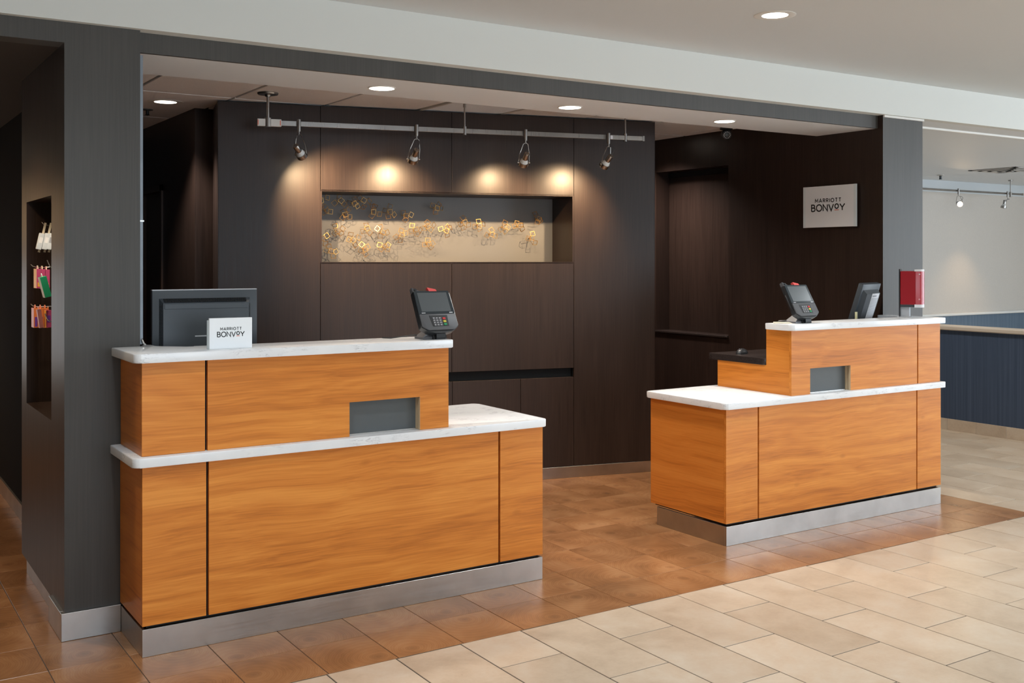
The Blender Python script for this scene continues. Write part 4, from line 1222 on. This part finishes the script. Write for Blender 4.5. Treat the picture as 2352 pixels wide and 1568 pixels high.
for (px, py, nm) in ((108, 597, 'bare curled steel hook above the magenta boxes'), (103, 720, 'bare curled steel hook in front of the orange boxes')):
    p = P(px, py, y=5.40)
    t = thing('display_hook', nm, 'hook', (1.045, 5.40, p.z - 0.03))
    mk('peg', tube([(1.0445, 5.40, p.z - 0.045), (p.x + 0.04, 5.40, p.z - 0.045), (p.x + 0.012, 5.40, p.z - 0.03), (p.x, 5.40, p.z)], 0.0028, n=8), 'hook_steel', t, smooth=True)
def carton(name, px, ztop, dx, dy, hgt, mats, label, group, lean=0.0, y=PY, marks=None, cat='snack box'):
    """small hanging carton: face towards the aisle (-x) in mats[0], sides in mats[1], hang tab on top"""
    x0 = P(px, 600, y=y - dy / 2).x
    t = thing(name, label, cat, (x0 + dx / 2, y, ztop - hgt), 0, group, rot=(lean, 0, 0))
    bm = bx(-dx / 2, dx / 2, -dy / 2, dy / 2, 0, hgt)
    o = mk('carton', bm, [mats[1], mats[0]], t, local=True)
    for p_ in o.data.polygons:
        if p_.normal.x < -0.9: p_.material_index = 1
    mk('hang_tab', prism(rounded([(-dy * 0.25, hgt), (dy * 0.25, hgt), (dy * 0.18, hgt + 0.016), (-dy * 0.18, hgt + 0.016)], [0, 0, 0.006, 0.006]), -0.001, 0.001, 'x'), mats[2], t, local=True)
    if marks:
        mk('print_band', bx(-dx * 0.28, dx * 0.28, -dy / 2 - 0.0005, -dy / 2, hgt * marks[0], hgt * marks[1]), marks[2], t, local=True)
    return t
z_r2 = P(84, 617, y=PY).z
for i, px in enumerate((84.0, 94.2, 104.0)):
    carton('snack_box', px, z_r2 - 0.002 * i, 0.0205, 0.085, 0.094, ('candy_yellow', 'candy_magenta', 'candy_cream'), 'magenta and yellow snack box %s of the middle hook' % ORD[i], 'magenta snack boxes on the middle hook', marks=(0.08, 0.30, 'candy_yellow'))
p = P(113, 634, y=5.40)
carton('gum_pack', 103.5, p.z, 0.030, 0.06, 0.098, ('paper_white', 'candy_green', 'paper_white'), 'green and white gum pack hanging tilted next to the magenta boxes', None, R(0), y=5.42, cat='gum pack').rotation_euler = (0, R(-14), 0)
z_r3 = P(78, 707, y=PY).z
for i, px in enumerate((77.5, 89.5, 100.0)):
    carton('candy_box', px, z_r3 - 0.001 * i, 0.0215, 0.07, 0.094, ('candy_pink', 'candy_orange', 'candy_orange'), 'orange candy box %s of the lowest loaded hook' % ORD[i], 'orange candy boxes on the lowest hook', marks=(0.05, 0.55, 'candy_purple'))
carton('candy_pack', 91.5, P(92, 710, y=5.50).z, 0.018, 0.03, 0.088, ('candy_pink', 'candy_pink', 'candy_pink'), 'pale pink slim candy pack hanging in front of the orange boxes', None, 0, y=5.50, cat='candy pack').rotation_euler = (0, R(-8), 0)
carton('candy_pack', 106.0, P(106, 712, y=5.48).z, 0.024, 0.05, 0.082, ('candy_yellow', 'candy_magenta', 'candy_orange'), 'magenta and purple candy pack hanging beside the pale pink pack', None, 0, y=5.48, marks=(0.3, 0.7, 'candy_purple'), cat='candy pack')
zt = P(98, 510, y=5.52).z
for i, px in enumerate((86, 99, 109)):
    x0 = P(px, 545, y=5.52).x
    t = thing('toiletry_pack', 'clear plastic toiletry pack %s of the top hook' % ORD[i], 'toiletry pack', (x0 + 0.006, 5.52, zt - 0.145), 0, 'clear toiletry packs on the top hook', rot=(0, R(12), 0))
    mk('card_strip', bx(-0.005, 0.005, -0.001, 0.001, 0.0, 0.145, bev=0.0004), 'candy_cream', t, local=True)
    mk('clear_blister', bx(-0.019, 0.006, -0.016, -0.001, 0.012, 0.092, bev=0.004, seg=2), 'clear_plastic', t, local=True, smooth=True)
    mk('blister_insert', bx(-0.012, 0.002, -0.0165, -0.012, 0.045, 0.072), 'paper_white' if i != 2 else 'paper_grey', t, local=True)

# puck light under the top of the pillar niche
pk = thing('puck_light', 'small round puck light under the top of the pillar snack niche', 'light', (0.93, 5.30, NZ1))
mk('puck_body', lathe([(0, 0), (0.030, 0), (0.030, -0.010), (0.024, -0.012), (0.024, -0.011), (0, -0.011)], n=24), 'silver_trim', pk, local=True, smooth=True)
spot('puck_beam', (0.93, 5.30, NZ1 - 0.018), (0.90, 5.42, 1.0), 10.0, 120, 1.0, (1.0, 0.86, 0.68), 0.02, pk)
# warm light on the pillar's side from a downlight in the corridor ceiling (out of the frame, left of the pillar)
downlight('recessed downlight in the dark corridor ceiling', (0.30, 5.45, 2.516), 0.074, 0.068, 60, None, (1.0, 0.72, 0.45), 120, 0.8)
downlight('recessed warm downlight washing the end of the dark corridor', (-0.05, 9.25, 2.516), 0.074, 0.068, 110, None, (1.0, 0.66, 0.36), 120, 0.8)
